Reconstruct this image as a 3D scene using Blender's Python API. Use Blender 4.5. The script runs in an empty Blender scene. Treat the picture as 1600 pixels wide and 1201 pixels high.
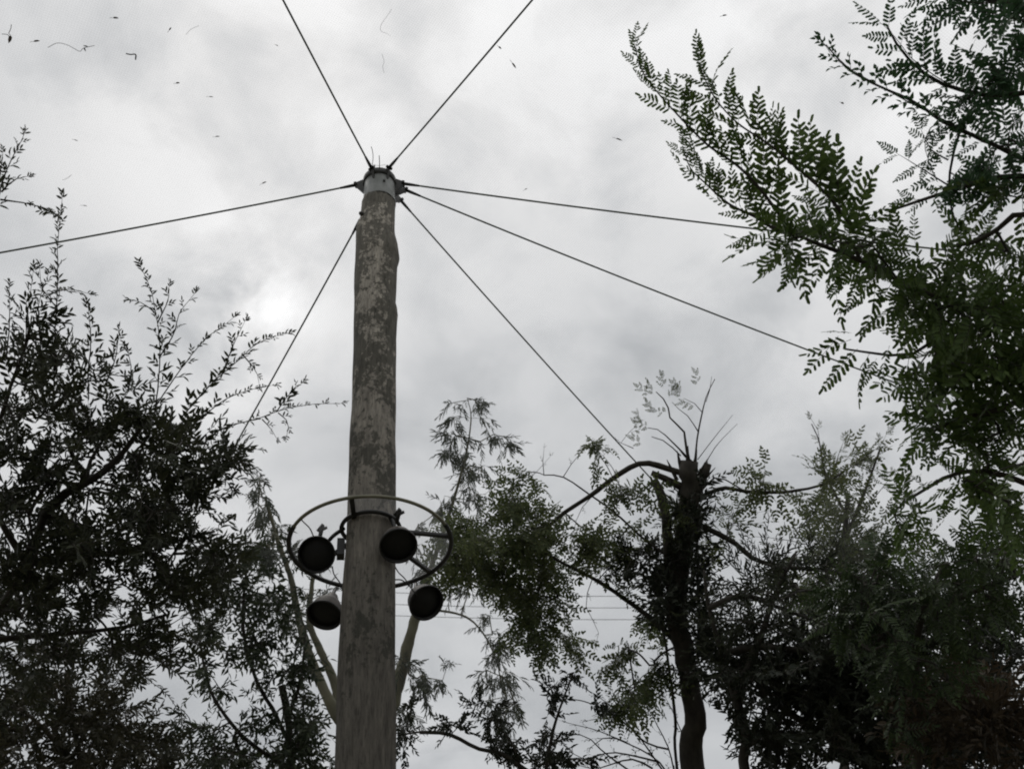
import bpy, math, random
import numpy as np
from mathutils import Vector, Matrix
from mathutils.bvhtree import BVHTree

random.seed(11)
rng = np.random.default_rng(11)
SC = bpy.context.scene
COL = SC.collection

# ------------------------------------------------------------------ camera
FPX = 1570.0                       # focal length in pixels of a 1600 x 1201 frame
PITCH = math.radians(43.0)
EYE = np.array([0.0, 0.0, 1.6])
FWD = np.array([0.0, math.cos(PITCH), math.sin(PITCH)])
R0 = np.array([1.0, 0.0, 0.0])
U0 = np.array([0.0, -math.sin(PITCH), math.cos(PITCH)])


def basis(roll):
    c, s = math.cos(roll), math.sin(roll)
    return c * R0 + s * U0, -s * R0 + c * U0


def ray(u, v, b=None):
    r, up = b or CAMB
    d = FWD + r * ((u - 800.0) / FPX) - up * ((v - 600.5) / FPX)
    return d / np.linalg.norm(d)


def az(u, v, b):
    d = ray(u, v, b)
    return math.atan2(d[0], d[1])


lo, hi = -0.3, 0.3                 # the roll that makes the pole plumb
for _ in range(60):
    mid = (lo + hi) / 2
    b = basis(mid)
    if az(570, 1200, b) - az(593, 300, b) > 0:
        hi = mid
    else:
        lo = mid
b1 = basis(lo + 0.01)
ROLL = (lo + hi) / 2
CAMB = basis(ROLL)
CR, CU = CAMB


def P(u, v, r):
    return EYE + ray(u, v) * r


def PZ(u, v, z):
    d = ray(u, v)
    return EYE + d * ((z - EYE[2]) / d[2])


def proj(p):
    d = np.asarray(p) - EYE
    z = d @ FWD
    return 800 + FPX * (d @ CR) / z, 600.5 - FPX * (d @ CU) / z


cam_data = bpy.data.cameras.new('camera')
cam = bpy.data.objects.new('camera', cam_data)
COL.objects.link(cam)
m = Matrix.Identity(4)
for i in range(3):
    m[i][0], m[i][1], m[i][2], m[i][3] = CR[i], CU[i], -FWD[i], EYE[i]
cam.matrix_world = m
cam_data.sensor_width = 36.0
cam_data.lens = 36.0 * FPX / 1600.0
cam_data.clip_start = 0.05
cam_data.clip_end = 3000.0
cam_data.dof.use_dof = True
cam_data.dof.focus_distance = 6.0
cam_data.dof.aperture_fstop = 5.0
SC.camera = cam

# ------------------------------------------------------------------ world
SUN_EL, SUN_AZ = math.radians(62), math.radians(-25)
world = bpy.data.worlds.new('World')
SC.world = world
world.use_nodes = True
wt = world.node_tree
wt.nodes.clear()


def wn(t, **kw):
    n = wt.nodes.new(t)
    for k, v in kw.items():
        setattr(n, k, v)
    return n


out = wn('ShaderNodeOutputWorld')
bg = wn('ShaderNodeBackground')
bg.inputs['Strength'].default_value = 0.1
wt.links.new(bg.outputs[0], out.inputs[0])
sky = wn('ShaderNodeTexSky', sky_type='NISHITA', sun_disc=False)
sky.sun_elevation = SUN_EL
sky.sun_rotation = SUN_AZ
tc = wn('ShaderNodeTexCoord')
nrm = wn('ShaderNodeVectorMath', operation='NORMALIZE')
wt.links.new(tc.outputs['Generated'], nrm.inputs[0])
sep = wn('ShaderNodeSeparateXYZ')
wt.links.new(nrm.outputs[0], sep.inputs[0])


def wmath(op, a, b=None, c=None, clamp=False):
    n = wn('ShaderNodeMath', operation=op)
    n.use_clamp = clamp
    for i, x in enumerate((a, b, c)):
        if x is None:
            continue
        if isinstance(x, (int, float)):
            n.inputs[i].default_value = x
        else:
            wt.links.new(x, n.inputs[i])
    return n.outputs[0]


zc = wmath('MAXIMUM', sep.outputs[2], 0.0)
zz = wmath('ADD', zc, 0.35)
comb = wn('ShaderNodeCombineXYZ')
wt.links.new(wmath('DIVIDE', sep.outputs[0], zz), comb.inputs[0])
wt.links.new(wmath('DIVIDE', sep.outputs[1], zz), comb.inputs[1])


def wnoise(scale, detail, off, rough=0.5, dist=0.0):
    mp = wn('ShaderNodeMapping')
    mp.inputs['Location'].default_value = off
    wt.links.new(comb.outputs[0], mp.inputs[0])
    n = wn('ShaderNodeTexNoise')
    n.inputs['Scale'].default_value = scale
    n.inputs['Detail'].default_value = detail
    n.inputs['Roughness'].default_value = rough
    n.inputs['Distortion'].default_value = dist
    wt.links.new(mp.outputs[0], n.inputs['Vector'])
    return n.outputs['Fac']


n1 = wnoise(2.6, 6, (3.1, 1.7, 0), 0.5, 0.4)
n2 = wnoise(7.0, 6, (8.3, 4.2, 0), 0.55, 0.3)
base = wmath('MULTIPLY_ADD', wmath('SUBTRACT', n1, 0.5), 0.40, 0.0)
base = wmath('ADD', base, wmath('MULTIPLY', wmath('SUBTRACT', n2, 0.5), 0.20))
# overcast luminance rises towards the zenith
grad = wmath('MULTIPLY_ADD', zc, 0.42, 0.355)
lum = wmath('ADD', grad, base)
# thinner places in the cloud where the light comes through
for (u, v, amp, k) in ((395, 475, 0.20, 260), (404, 462, 0.40, 2500), (378, 500, 0.22, 2000), (370, 520, 0.14, 200), (170, 240, 0.15, 180), (330, 60, .07, 60), (30, 690, .1, 200),
                       (560, 60, 0.10, 20), (1330, 20, 0.22, 14), (745, 690, 0.07, 160), (1290, 690, .09, 120), (700, 1150, .08, 90)):
    d = ray(u, v)
    dt = wn('ShaderNodeVectorMath', operation='DOT_PRODUCT')
    wt.links.new(nrm.outputs[0], dt.inputs[0])
    dt.inputs[1].default_value = tuple(d)
    x = wmath('MULTIPLY', wmath('SUBTRACT', dt.outputs['Value'], 1.0), float(k) * 1.0)
    g = wmath('EXPONENT', x)
    mod = wmath('MULTIPLY_ADD', wmath('SUBTRACT', n2, 0.38), 4.0, 0.25, clamp=True)
    lum = wmath('ADD', lum, wmath('MULTIPLY', wmath('MULTIPLY', g, mod), float(amp)))
for (u, v, amp, k) in ((950, 520, -0.06, 20), (560, 430, -0.06, 60), (30, 180, -.1, 90)):
    d = ray(u, v)
    dt = wn('ShaderNodeVectorMath', operation='DOT_PRODUCT')
    wt.links.new(nrm.outputs[0], dt.inputs[0])
    dt.inputs[1].default_value = tuple(d)
    x = wmath('MULTIPLY', wmath('SUBTRACT', dt.outputs['Value'], 1.0), float(k))
    lum = wmath('ADD', lum, wmath('MULTIPLY', wmath('EXPONENT', x), float(amp)))
tint = wn('ShaderNodeMix', data_type='RGBA')
wt.links.new(wmath('MULTIPLY_ADD', lum, 2.0, -0.6, clamp=True), tint.inputs[0])
tint.inputs[6].default_value = (0.945, 0.99, 1.035, 1)
tint.inputs[7].default_value = (1.0, 1.0, 1.0, 1)
cl = wn('ShaderNodeVectorMath', operation='SCALE')
wt.links.new(tint.outputs[2], cl.inputs[0])
wt.links.new(wmath('MULTIPLY', lum, 10.0), cl.inputs['Scale'])
mix = wn('ShaderNodeMix', data_type='RGBA')
mix.inputs[0].default_value = 0.97
wt.links.new(sky.outputs[0], mix.inputs[6])
wt.links.new(cl.outputs[0], mix.inputs[7])
wt.links.new(mix.outputs[2], bg.inputs[0])

# ------------------------------------------------------------------ sun (overcast)
sl = bpy.data.lights.new('sun', 'SUN')
sl.energy = 0.5
sl.angle = math.radians(20)
sl.color = (1.0, 0.96, 0.9)
so = bpy.data.objects.new('sun', sl)
COL.objects.link(so)
so.location = (0, 0, 30)
sd = Vector((math.sin(SUN_AZ) * math.cos(SUN_EL), math.cos(SUN_AZ) * math.cos(SUN_EL), math.sin(SUN_EL)))
so.rotation_euler = sd.to_track_quat('Z', 'Y').to_euler()

SC.view_settings.view_transform = 'Standard'
SC.view_settings.look = 'None'
SC.view_settings.gamma = 1.0
SC.view_settings.exposure = 0.0
SC.view_settings.use_curve_mapping = False
SC.cycles.filter_width = 2.0
SC.cycles.max_bounces = 6
SC.cycles.transparent_max_bounces = 16


# ------------------------------------------------------------------ materials
def new_mat(name):
    mt = bpy.data.materials.new(name)
    mt.use_nodes = True
    nt = mt.node_tree
    nt.nodes.clear()
    o = nt.nodes.new('ShaderNodeOutputMaterial')
    return mt, nt, o


def node(nt, t, **kw):
    n = nt.nodes.new(t)
    for k, v in kw.items():
        setattr(n, k, v)
    return n


def ramp(nt, fac, stops):
    r = node(nt, 'ShaderNodeValToRGB')
    while len(r.color_ramp.elements) < len(stops):
        r.color_ramp.elements.new(0.5)
    for e, (p, c) in zip(r.color_ramp.elements, stops):
        e.position = p
        e.color = tuple(c) + (1,)
    nt.links.new(fac, r.inputs[0])
    return r.outputs[0]


def noise(nt, scale, detail=4, rough=0.5, vec=None, stretch=None, coord='Object'):
    t = node(nt, 'ShaderNodeTexCoord')
    src = t.outputs[coord]
    if stretch:
        mp = node(nt, 'ShaderNodeMapping')
        mp.inputs['Scale'].default_value = stretch
        nt.links.new(src, mp.inputs[0])
        src = mp.outputs[0]
    n = node(nt, 'ShaderNodeTexNoise')
    n.inputs['Scale'].default_value = scale
    n.inputs['Detail'].default_value = detail
    n.inputs['Roughness'].default_value = rough
    nt.links.new(src, n.inputs['Vector'])
    return n.outputs['Fac']


def simple(name, c1, c2, scale=8, rough=0.7, stretch=None, bump=0.0, metallic=0.0):
    mt, nt, o = new_mat(name)
    p = node(nt, 'ShaderNodeBsdfPrincipled')
    p.inputs['Roughness'].default_value = rough
    p.inputs['Metallic'].default_value = metallic
    f = noise(nt, scale, 5, 0.6, stretch=stretch)
    nt.links.new(ramp(nt, f, ((0.3, c1), (0.7, c2))), p.inputs['Base Color'])
    if bump:
        b_ = node(nt, 'ShaderNodeBump')
        b_.inputs['Strength'].default_value = bump
        b_.inputs['Distance'].default_value = 0.01
        nt.links.new(f, b_.inputs['Height'])
        nt.links.new(b_.outputs[0], p.inputs['Normal'])
    nt.links.new(p.outputs[0], o.inputs[0])
    return mt


def leaf_mat(name, c1, c2, trans=0.3, rough=0.55, scale=1.5):
    """thin leaf: gloss on top, light let through"""
    mt, nt, o = new_mat(name)
    g = node(nt, 'ShaderNodeNewGeometry')
    n = node(nt, 'ShaderNodeTexNoise')
    n.inputs['Scale'].default_value = scale
    n.inputs['Detail'].default_value = 3
    nt.links.new(g.outputs['Position'], n.inputs['Vector'])
    add = node(nt, 'ShaderNodeMath', operation='MULTIPLY_ADD')
    nt.links.new(g.outputs['Random Per Island'], add.inputs[0])
    add.inputs[1].default_value = 0.5
    nt.links.new(n.outputs['Fac'], add.inputs[2])
    sub = node(nt, 'ShaderNodeMath', operation='SUBTRACT')
    nt.links.new(add.outputs[0], sub.inputs[0])
    sub.inputs[1].default_value = 0.25
    col = ramp(nt, sub.outputs[0], ((0.25, c1), (0.75, c2)))
    p = node(nt, 'ShaderNodeBsdfPrincipled')
    p.inputs['Roughness'].default_value = rough
    p.inputs['Specular IOR Level'].default_value = 0.3
    nt.links.new(col, p.inputs['Base Color'])
    tr = node(nt, 'ShaderNodeBsdfTranslucent')
    nt.links.new(col, tr.inputs['Color'])
    mx = node(nt, 'ShaderNodeMixShader')
    mx.inputs[0].default_value = trans
    nt.links.new(p.outputs[0], mx.inputs[1])
    nt.links.new(tr.outputs[0], mx.inputs[2])
    nt.links.new(mx.outputs[0], o.inputs[0])
    return mt


def pole_mat():
    mt, nt, o = new_mat('weathered_pole_wood')
    p = node(nt, 'ShaderNodeBsdfPrincipled')
    p.inputs['Roughness'].default_value = 0.85
    p.inputs['Specular IOR Level'].default_value = 0.2
    grain = noise(nt, 7, 9, 0.72, stretch=(5, 5, 0.8))
    fine = noise(nt, 40, 5, 0.6, stretch=(3, 3, 0.35))
    wood = ramp(nt, grain, ((0.28, (0.075, 0.068, 0.058)), (0.5, (0.165, 0.150, 0.128)), (0.72, (0.27, 0.245, 0.205))))
    # dark lichen speckle, thick on the upper half of the pole
    sp = noise(nt, 27, 8, 0.78, stretch=(1, 1, .75))
    big = noise(nt, 2.6, 4, 0.55, stretch=(1.6, 1.6, 0.8))
    t = node(nt, 'ShaderNodeTexCoord')
    s = node(nt, 'ShaderNodeSeparateXYZ')
    nt.links.new(t.outputs['Object'], s.inputs[0])
    hr = node(nt, 'ShaderNodeMapRange')
    nt.links.new(s.outputs[2], hr.inputs['Value'])
    hr.inputs['From Min'].default_value = 4.2
    hr.inputs['From Max'].default_value = 6.1
    hr.inputs['To Min'].default_value = -0.20
    hr.inputs['To Max'].default_value = 0.03
    a1 = node(nt, 'ShaderNodeMath', operation='ADD')
    nt.links.new(big, a1.inputs[0])
    nt.links.new(hr.outputs[0], a1.inputs[1])
    a2 = node(nt, 'ShaderNodeMath', operation='MULTIPLY_ADD')
    nt.links.new(sp, a2.inputs[0])
    a2.inputs[1].default_value = 1.1
    nt.links.new(a1.outputs[0], a2.inputs[2])
    mk = ramp(nt, a2.outputs[0], ((0.97, (0, 0, 0)), (1.42, (1, 1, 1))))
    mk2 = node(nt, 'ShaderNodeMath', operation='MULTIPLY')
    nt.links.new(mk, mk2.inputs[0])
    mk2.inputs[1].default_value = 0.72
    mixc = node(nt, 'ShaderNodeMix', data_type='RGBA')
    nt.links.new(mk2.outputs[0], mixc.inputs[0])
    br = node(nt, 'ShaderNodeMapRange')  # wood scaled by height: sun-bleached top, foliage shade below put into the colour
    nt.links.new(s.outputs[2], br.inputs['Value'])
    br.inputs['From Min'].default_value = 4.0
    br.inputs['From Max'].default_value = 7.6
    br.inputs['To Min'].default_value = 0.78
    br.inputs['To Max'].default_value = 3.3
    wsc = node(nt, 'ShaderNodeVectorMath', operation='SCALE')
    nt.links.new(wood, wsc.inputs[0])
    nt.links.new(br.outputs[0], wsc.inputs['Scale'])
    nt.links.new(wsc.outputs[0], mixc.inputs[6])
    mixc.inputs[7].default_value = (0.045, 0.046, 0.036, 1)
    # fine dark drying cracks
    ck = ramp(nt, fine, ((0.34, (0.45, 0.45, 0.45)), (0.46, (1, 1, 1))))
    mul = node(nt, 'ShaderNodeMix', data_type='RGBA', blend_type='MULTIPLY')
    mul.inputs[0].default_value = 0.8
    nt.links.new(mixc.outputs[2], mul.inputs[6])
    nt.links.new(ck, mul.inputs[7])
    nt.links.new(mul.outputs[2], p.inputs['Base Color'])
    b_ = node(nt, 'ShaderNodeBump')
    b_.inputs['Strength'].default_value = 0.7
    b_.inputs['Distance'].default_value = 0.012
    ad = node(nt, 'ShaderNodeMath', operation='ADD')
    nt.links.new(grain, ad.inputs[0])
    nt.links.new(sp, ad.inputs[1])
    nt.links.new(ad.outputs[0], b_.inputs['Height'])
    nt.links.new(b_.outputs[0], p.inputs['Normal'])
    nt.links.new(p.outputs[0], o.inputs[0])
    return mt


def net_mat(name, base_op, amp, cell, white=0.8):
    """fine woven netting: threads in UV metres, open between them"""
    mt, nt, o = new_mat(name)
    t = node(nt, 'ShaderNodeTexCoord')
    s = node(nt, 'ShaderNodeSeparateXYZ')
    nt.links.new(t.outputs['UV'], s.inputs[0])
    w = []
    for i in (0, 1):
        a = node(nt, 'ShaderNodeMath', operation='MULTIPLY')
        nt.links.new(s.outputs[i], a.inputs[0])
        a.inputs[1].default_value = 2 * math.pi / cell
        c = node(nt, 'ShaderNodeMath', operation='COSINE')
        nt.links.new(a.outputs[0], c.inputs[0])
        w.append(c.outputs[0])
    mx_ = node(nt, 'ShaderNodeMath', operation='MAXIMUM')
    nt.links.new(w[0], mx_.inputs[0])
    nt.links.new(w[1], mx_.inputs[1])
    st = node(nt, 'ShaderNodeMapRange')
    nt.links.new(mx_.outputs[0], st.inputs['Value'])
    st.inputs['From Min'].default_value = 0.5
    st.inputs['From Max'].default_value = 1.0
    st.inputs['To Min'].default_value = base_op
    st.inputs['To Max'].default_value = base_op + amp
    tr = node(nt, 'ShaderNodeBsdfTransparent')
    df = node(nt, 'ShaderNodeBsdfTranslucent')
    df.inputs['Color'].default_value = (white, white, white, 1)
    d2 = node(nt, 'ShaderNodeBsdfDiffuse')
    d2.inputs['Color'].default_value = (white, white, white, 1)
    m2 = node(nt, 'ShaderNodeMixShader')
    m2.inputs[0].default_value = 0.45
    nt.links.new(df.outputs[0], m2.inputs[1])
    nt.links.new(d2.outputs[0], m2.inputs[2])
    m3 = node(nt, 'ShaderNodeMixShader')
    nt.links.new(st.outputs[0], m3.inputs[0])
    nt.links.new(tr.outputs[0], m3.inputs[1])
    nt.links.new(m2.outputs[0], m3.inputs[2])
    nt.links.new(m3.outputs[0], o.inputs[0])
    return mt


M = {
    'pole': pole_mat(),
    'steel': simple('dull_galvanised_steel', (0.19, 0.20, 0.185), (0.30, 0.305, 0.29), 14, 0.55, metallic=0.15),
    'lug': simple('dark_rusty_steel', (0.020, 0.022, 0.020), (0.055, 0.050, 0.042), 30, 0.6),
    'cable': simple('steel_cable', (0.10, 0.12, 0.10), (0.20, 0.22, 0.20), 60, 0.6),
    'black': simple('black_painted_metal', (0.012, 0.012, 0.012), (0.03, 0.028, 0.026), 20, 0.5),
    'bowl': simple('faded_brown_lamp_housing', (0.055, 0.045, 0.038), (0.13, 0.11, 0.09), 22, 0.6),
    'hoop_lit': simple('olive_hoop_lit_side', (0.13, 0.125, 0.085), (0.27, 0.255, 0.18), 16, 0.5),  # pale olive with the skylight on the hoop's near arc painted in
    'wire': simple('thin_grey_wire', (0.04, 0.04, 0.04), (0.09, 0.09, 0.09), 20, 0.6),
    'glass': simple('dark_lamp_glass', (0.006, 0.006, 0.007), (0.012, 0.012, 0.012), 6, 0.6),
    'bark_dark': simple('dark_bark', (0.028, 0.024, 0.019), (0.075, 0.066, 0.052), 14, 0.9, (1, 1, .3), 0.8),
    'bark_pale': simple('pale_gum_bark', (0.075, 0.07, 0.038), (0.19, 0.18, 0.105), 3.0, 0.75, (1, 1, .35), 0.3),
    'bark_grey': simple('grey_brown_bark', (0.045, 0.038, 0.03), (0.13, 0.11, 0.085), 12, 0.9, (1, 1, .3), 0.8),
    'twig': simple('dark_twig', (0.03, 0.026, 0.02), (0.06, 0.052, 0.04), 20, 0.85),
    'litter': leaf_mat('dry_leaf', (0.03, 0.022, 0.014), (0.09, 0.065, 0.04), 0.15),
    'ground': simple('bare_earth_and_grass', (0.05, 0.055, 0.03), (0.13, 0.11, 0.08), 0.7, 0.95),
    'net': net_mat('white_aviary_netting', 0.006, 0.085, 0.016, 0.5),
    'sheet': net_mat('cloudy_plastic_sheet', 0.17, 0.03, 0.02, 0.45),
    'leaf_a': leaf_mat('dark_oblong_leaf', (0.026, 0.032, 0.016), (0.062, 0.068, 0.036), 0.2),
    'leaf_gum': leaf_mat('grey_green_gum_leaf', (0.030, 0.042, 0.022), (0.07, 0.085, 0.045), 0.24),
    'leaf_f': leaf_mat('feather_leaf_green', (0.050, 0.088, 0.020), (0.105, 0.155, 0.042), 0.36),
    'leaf_m': leaf_mat('dark_olive_feather_leaf', (0.030, 0.050, 0.018), (0.065, 0.095, 0.032), 0.22),  # darker olive leaf of the lower feathery tree
    'leaf_g': leaf_mat('top_feather_leaf', (0.035, 0.085, 0.035), (0.07, 0.13, 0.055), 0.3),
    'leaf_h': leaf_mat('mid_green_leaf', (0.030, 0.055, 0.018), (0.07, 0.105, 0.036), 0.3),
    'leaf_d': leaf_mat('olive_small_leaf', (0.058, 0.082, 0.028), (0.13, 0.15, 0.055), 0.40),
    'leaf_e': leaf_mat('dark_round_leaf', (0.018, 0.024, 0.014), (0.04, 0.046, 0.028), 0.15),
    'leaf_i': leaf_mat('dark_strap_leaf', (0.022, 0.028, 0.016), (0.05, 0.058, 0.03), 0.2),
    'leaf_dry': leaf_mat('dry_brown_leaf', (0.05, 0.04, 0.025), (0.13, 0.095, 0.06), 0.2),
    'leaf_k': leaf_mat('brownish_green_leaf', (0.035, 0.036, 0.02), (0.08, 0.075, 0.045), 0.22),
}


# ------------------------------------------------------------------ mesh helpers
class MB:
    def __init__(s):
        s.v, s.f, s.m, s.n = [], [], [], 0

    def add(s, verts, faces, mi=0):
        verts = np.asarray(verts, float).reshape(-1, 3)
        s.v.append(verts)
        for f in faces:
            s.f.append(tuple(i + s.n for i in f))
            s.m.append(mi)
        s.n += len(verts)

    def tube(s, pts, rad, sides=6, mi=0, cap=True):
        pts = np.asarray(pts, float)
        n = len(pts)
        rad = np.full(n, rad) if np.isscalar(rad) else np.asarray(rad, float)
        tan = np.gradient(pts, axis=0)
        tan /= np.linalg.norm(tan, axis=1)[:, None] + 1e-12
        a = np.array([0, 0, 1.0]) if abs(tan[0][2]) < 0.9 else np.array([1.0, 0, 0])
        x = np.cross(tan[0], a)
        x /= np.linalg.norm(x)
        vs = []
        ang = np.arange(sides) * 2 * math.pi / sides
        for i in range(n):
            x = x - tan[i] * (x @ tan[i])
            x /= np.linalg.norm(x) + 1e-12
            y = np.cross(tan[i], x)
            vs.append(pts[i] + rad[i] * (np.cos(ang)[:, None] * x + np.sin(ang)[:, None] * y))
        fs = []
        for i in range(n - 1):
            for k in range(sides):
                k2 = (k + 1) % sides
                fs.append((i * sides + k, i * sides + k2, (i + 1) * sides + k2, (i + 1) * sides + k))
        if cap:
            fs.append(tuple(range(sides))[::-1])
            fs.append(tuple((n - 1) * sides + k for k in range(sides)))
        s.add(np.vstack(vs), fs, mi)

    def lathe(s, prof, org, axis, sides=28, mi=0):
        axis = np.asarray(axis, float) / np.linalg.norm(axis)
        a = np.array([0, 0, 1.0]) if abs(axis[2]) < 0.9 else np.array([1.0, 0, 0])
        x = np.cross(axis, a)
        x /= np.linalg.norm(x)
        y = np.cross(axis, x)
        ang = np.arange(sides) * 2 * math.pi / sides
        vs = [np.asarray(org) + axis * h + r * (np.cos(ang)[:, None] * x + np.sin(ang)[:, None] * y) for r, h in prof]
        fs = []
        for i in range(len(prof) - 1):
            for k in range(sides):
                k2 = (k + 1) % sides
                fs.append((i * sides + k, i * sides + k2, (i + 1) * sides + k2, (i + 1) * sides + k))
        s.add(np.vstack(vs), fs, mi)

    def box(s, c, ax, ay, az_, mi=0):
        c, ax, ay, az_ = (np.asarray(q, float) for q in (c, ax, ay, az_))
        vs = [c + i * ax + j * ay + k * az_ for i in (-1, 1) for j in (-1, 1) for k in (-1, 1)]
        s.add(vs, [(0, 1, 3, 2), (4, 6, 7, 5), (0, 4, 5, 1), (2, 3, 7, 6), (0, 2, 6, 4), (1, 5, 7, 3)], mi)

    def mesh(s, name, mats, smooth=True):
        me = bpy.data.meshes.new(name)
        v = np.vstack(s.v) if s.v else np.zeros((0, 3))
        me.from_pydata(v.tolist(), [], s.f)
        for mt in mats:
            me.materials.append(mt)
        if len(mats) > 1:
            me.polygons.foreach_set('material_index', s.m)
        if smooth:
            me.polygons.foreach_set('use_smooth', [True] * len(s.f))
        me.update()
        return me

    def build(s, name, mat, parent=None, kind=None, smooth=True):
        mats = [M[k] for k in (mat if isinstance(mat, (list, tuple)) else [mat])]
        return link(name, s.mesh(name, mats, smooth), parent, kind)


def link(name, data, parent=None, kind=None):
    o = bpy.data.objects.new(name, data)
    COL.objects.link(o)
    if parent is not None:
        o.parent = parent
        o.matrix_parent_inverse = Matrix.Translation(-Vector(parent.location))
    if kind:
        o['kind'] = kind
    return o


def tag(o, label, cat, group=None):
    o['label'] = label
    o['category'] = cat
    if group:
        o['group'] = group
    return o


def thing(name, label, cat, loc=(0, 0, 0), group=None):
    o = bpy.data.objects.new(name, None)
    COL.objects.link(o)
    o.location = Vector([float(x) for x in loc])
    o.empty_display_size = 0.1
    return tag(o, label, cat, group)


def smooth_line(pts, sub=6):
    pts = np.asarray(pts, float)
    if len(pts) < 3:
        t = np.linspace(0, 1, sub + 1)[:, None]
        return pts[0] * (1 - t) + pts[-1] * t
    q = np.vstack([2 * pts[0] - pts[1], pts, 2 * pts[-1] - pts[-2]])
    res = []
    for i in range(1, len(q) - 2):
        for k in range(sub):
            t = k / sub
            a, b, c, d = q[i - 1], q[i], q[i + 1], q[i + 2]
            res.append(0.5 * ((2 * b) + (c - a) * t + (2 * a - 5 * b + 4 * c - d) * t * t + (3 * b - a - 3 * c + d) * t ** 3))
    res.append(pts[-1])
    return np.array(res)


def resample(pts, step):
    pts = np.asarray(pts, float)
    seg = np.linalg.norm(np.diff(pts, axis=0), axis=1)
    s = np.concatenate([[0], np.cumsum(seg)])
    n = max(2, int(s[-1] / step) + 1)
    t = np.linspace(0, s[-1], n)
    return np.stack([np.interp(t, s, pts[:, i]) for i in range(3)], axis=1)


def px(line, r=None):
    """pixel polyline (u, v[, range]) to world points"""
    return np.array([P(q[0], q[1], q[2] if len(q) > 2 else r) for q in line])


def unit(v):
    v = np.asarray(v, float)
    return v / (np.linalg.norm(v) + 1e-12)


def frame(d, n):
    d = unit(d)
    x = np.cross(d, n)
    if np.linalg.norm(x) < 1e-4:
        x = np.cross(d, (1, 0.3, 0.2))
    x = unit(x)
    z = np.cross(x, d)
    return np.stack([x, d, z], axis=1)      # columns


# ------------------------------------------------------------------ leaves and sprays
def leaf_geo(L, W, fold=0.15, curl=0.1, ovate=False, blunt=False):
    a, b = (0.28, 0.66) if not ovate else (0.3, 0.6)
    wa, wb = (0.42, 0.40) if not ovate else (0.5, 0.36)
    if blunt:
        a, b, wa, wb = 0.22, 0.84, 0.43, 0.42
    z1, z2 = fold * W, -curl * L
    return np.array([(0, 0, 0), (wa * W, a * L, z1), (wb * W, b * L, z1 + z2 * 0.4), (0, L, z2),
                     (-wb * W, b * L, z1 + z2 * 0.4), (-wa * W, a * L, z1), (0, 0.5 * L, z2 * .25 - fold * W * .4)]), \
        [(0, 1, 6), (1, 2, 6), (2, 3, 6), (3, 4, 6), (4, 5, 6), (5, 0, 6)]


def put(mb, geo, R, o, mi=0):
    mb.add(geo[0] @ np.asarray(R).T + o, geo[1], mi)


def tpl_alt(L, n, leafL, leafW, ang=50, spread=1.0, ovate=False, seed=0, droop=0.0, curl=0.12, stem=0.0016):
    """twig with single leaves set alternately round it"""
    r = np.random.default_rng(seed)
    mb = MB()
    bend = r.uniform(-0.15, 0.15)
    pts = np.array([(bend * L * (t ** 2), L * t, -droop * L * t * t) for t in np.linspace(0, 1, 6)])
    mb.tube(pts, np.linspace(stem, stem * .4, 6), 3, 1, cap=False)
    for i in range(n):
        t = 0.1 + 0.9 * i / (n - 1)
        p = np.array([np.interp(t, np.linspace(0, 1, 6), pts[:, k]) for k in range(3)])
        a = math.radians(ang * (1.05 - 0.5 * t) + r.uniform(-14, 14))
        side = 1 if i % 2 else -1
        roll = r.uniform(-1, 1) * spread
        d = np.array([side * math.sin(a) * math.cos(roll), math.cos(a), math.sin(a) * math.sin(roll)])
        nn = unit(np.array([r.uniform(-.5, .5), r.uniform(-.4, .4), 1.0]))
        s = r.uniform(0.7, 1.1) * (1 - 0.25 * t)
        put(mb, leaf_geo(leafL * s, leafW * s, 0.2, curl, ovate), frame(d, nn), p)
    return mb


def tpl_frond(L, pairs, leafL, leafW, ang=66, seed=0, arc=0.12, hang=0.0, fold=0.0):
    """pinnate leaf: paired leaflets on a rachis and one at the tip"""
    r = np.random.default_rng(seed)
    mb = MB()
    side_b = r.uniform(-.1, .1)
    f = lambda t: np.array([side_b * L * t * t, L * t, -arc * L * t * t])
    pts = np.array([f(t) for t in np.linspace(0, 1, 6)])
    mb.tube(pts, np.linspace(0.0014, 0.0006, 6), 3, 1, cap=False)
    for i in range(pairs):
        t = 0.14 + 0.82 * i / (pairs - 1)
        tn = unit(f(t + .02) - f(t))
        for s in (-1, 1):
            if r.random() < 0.07:
                continue
            a = math.radians(ang - 14 * t + r.uniform(-7, 7))
            d = tn * math.cos(a) + np.array([s * math.sin(a) * math.cos(fold), 0, -math.sin(a) * (hang + r.uniform(-.12, .12)) + math.sin(fold) * .5])
            sc = math.sin(math.pi * (0.24 + 0.62 * t)) * r.uniform(0.88, 1.08)
            put(mb, leaf_geo(leafL * sc * r.uniform(.85, 1.1), leafW * (0.6 + .4 * sc), 0.12, r.uniform(0, .18), blunt=True), frame(d, (r.uniform(-.2, .2), r.uniform(-.2, .2), 1)), f(t))
    put(mb, leaf_geo(leafL * .8, leafW * .9, 0.1, 0.05, blunt=True), frame(f(1) - f(.95), (0, 0, 1)), f(1.0))
    return mb


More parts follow.
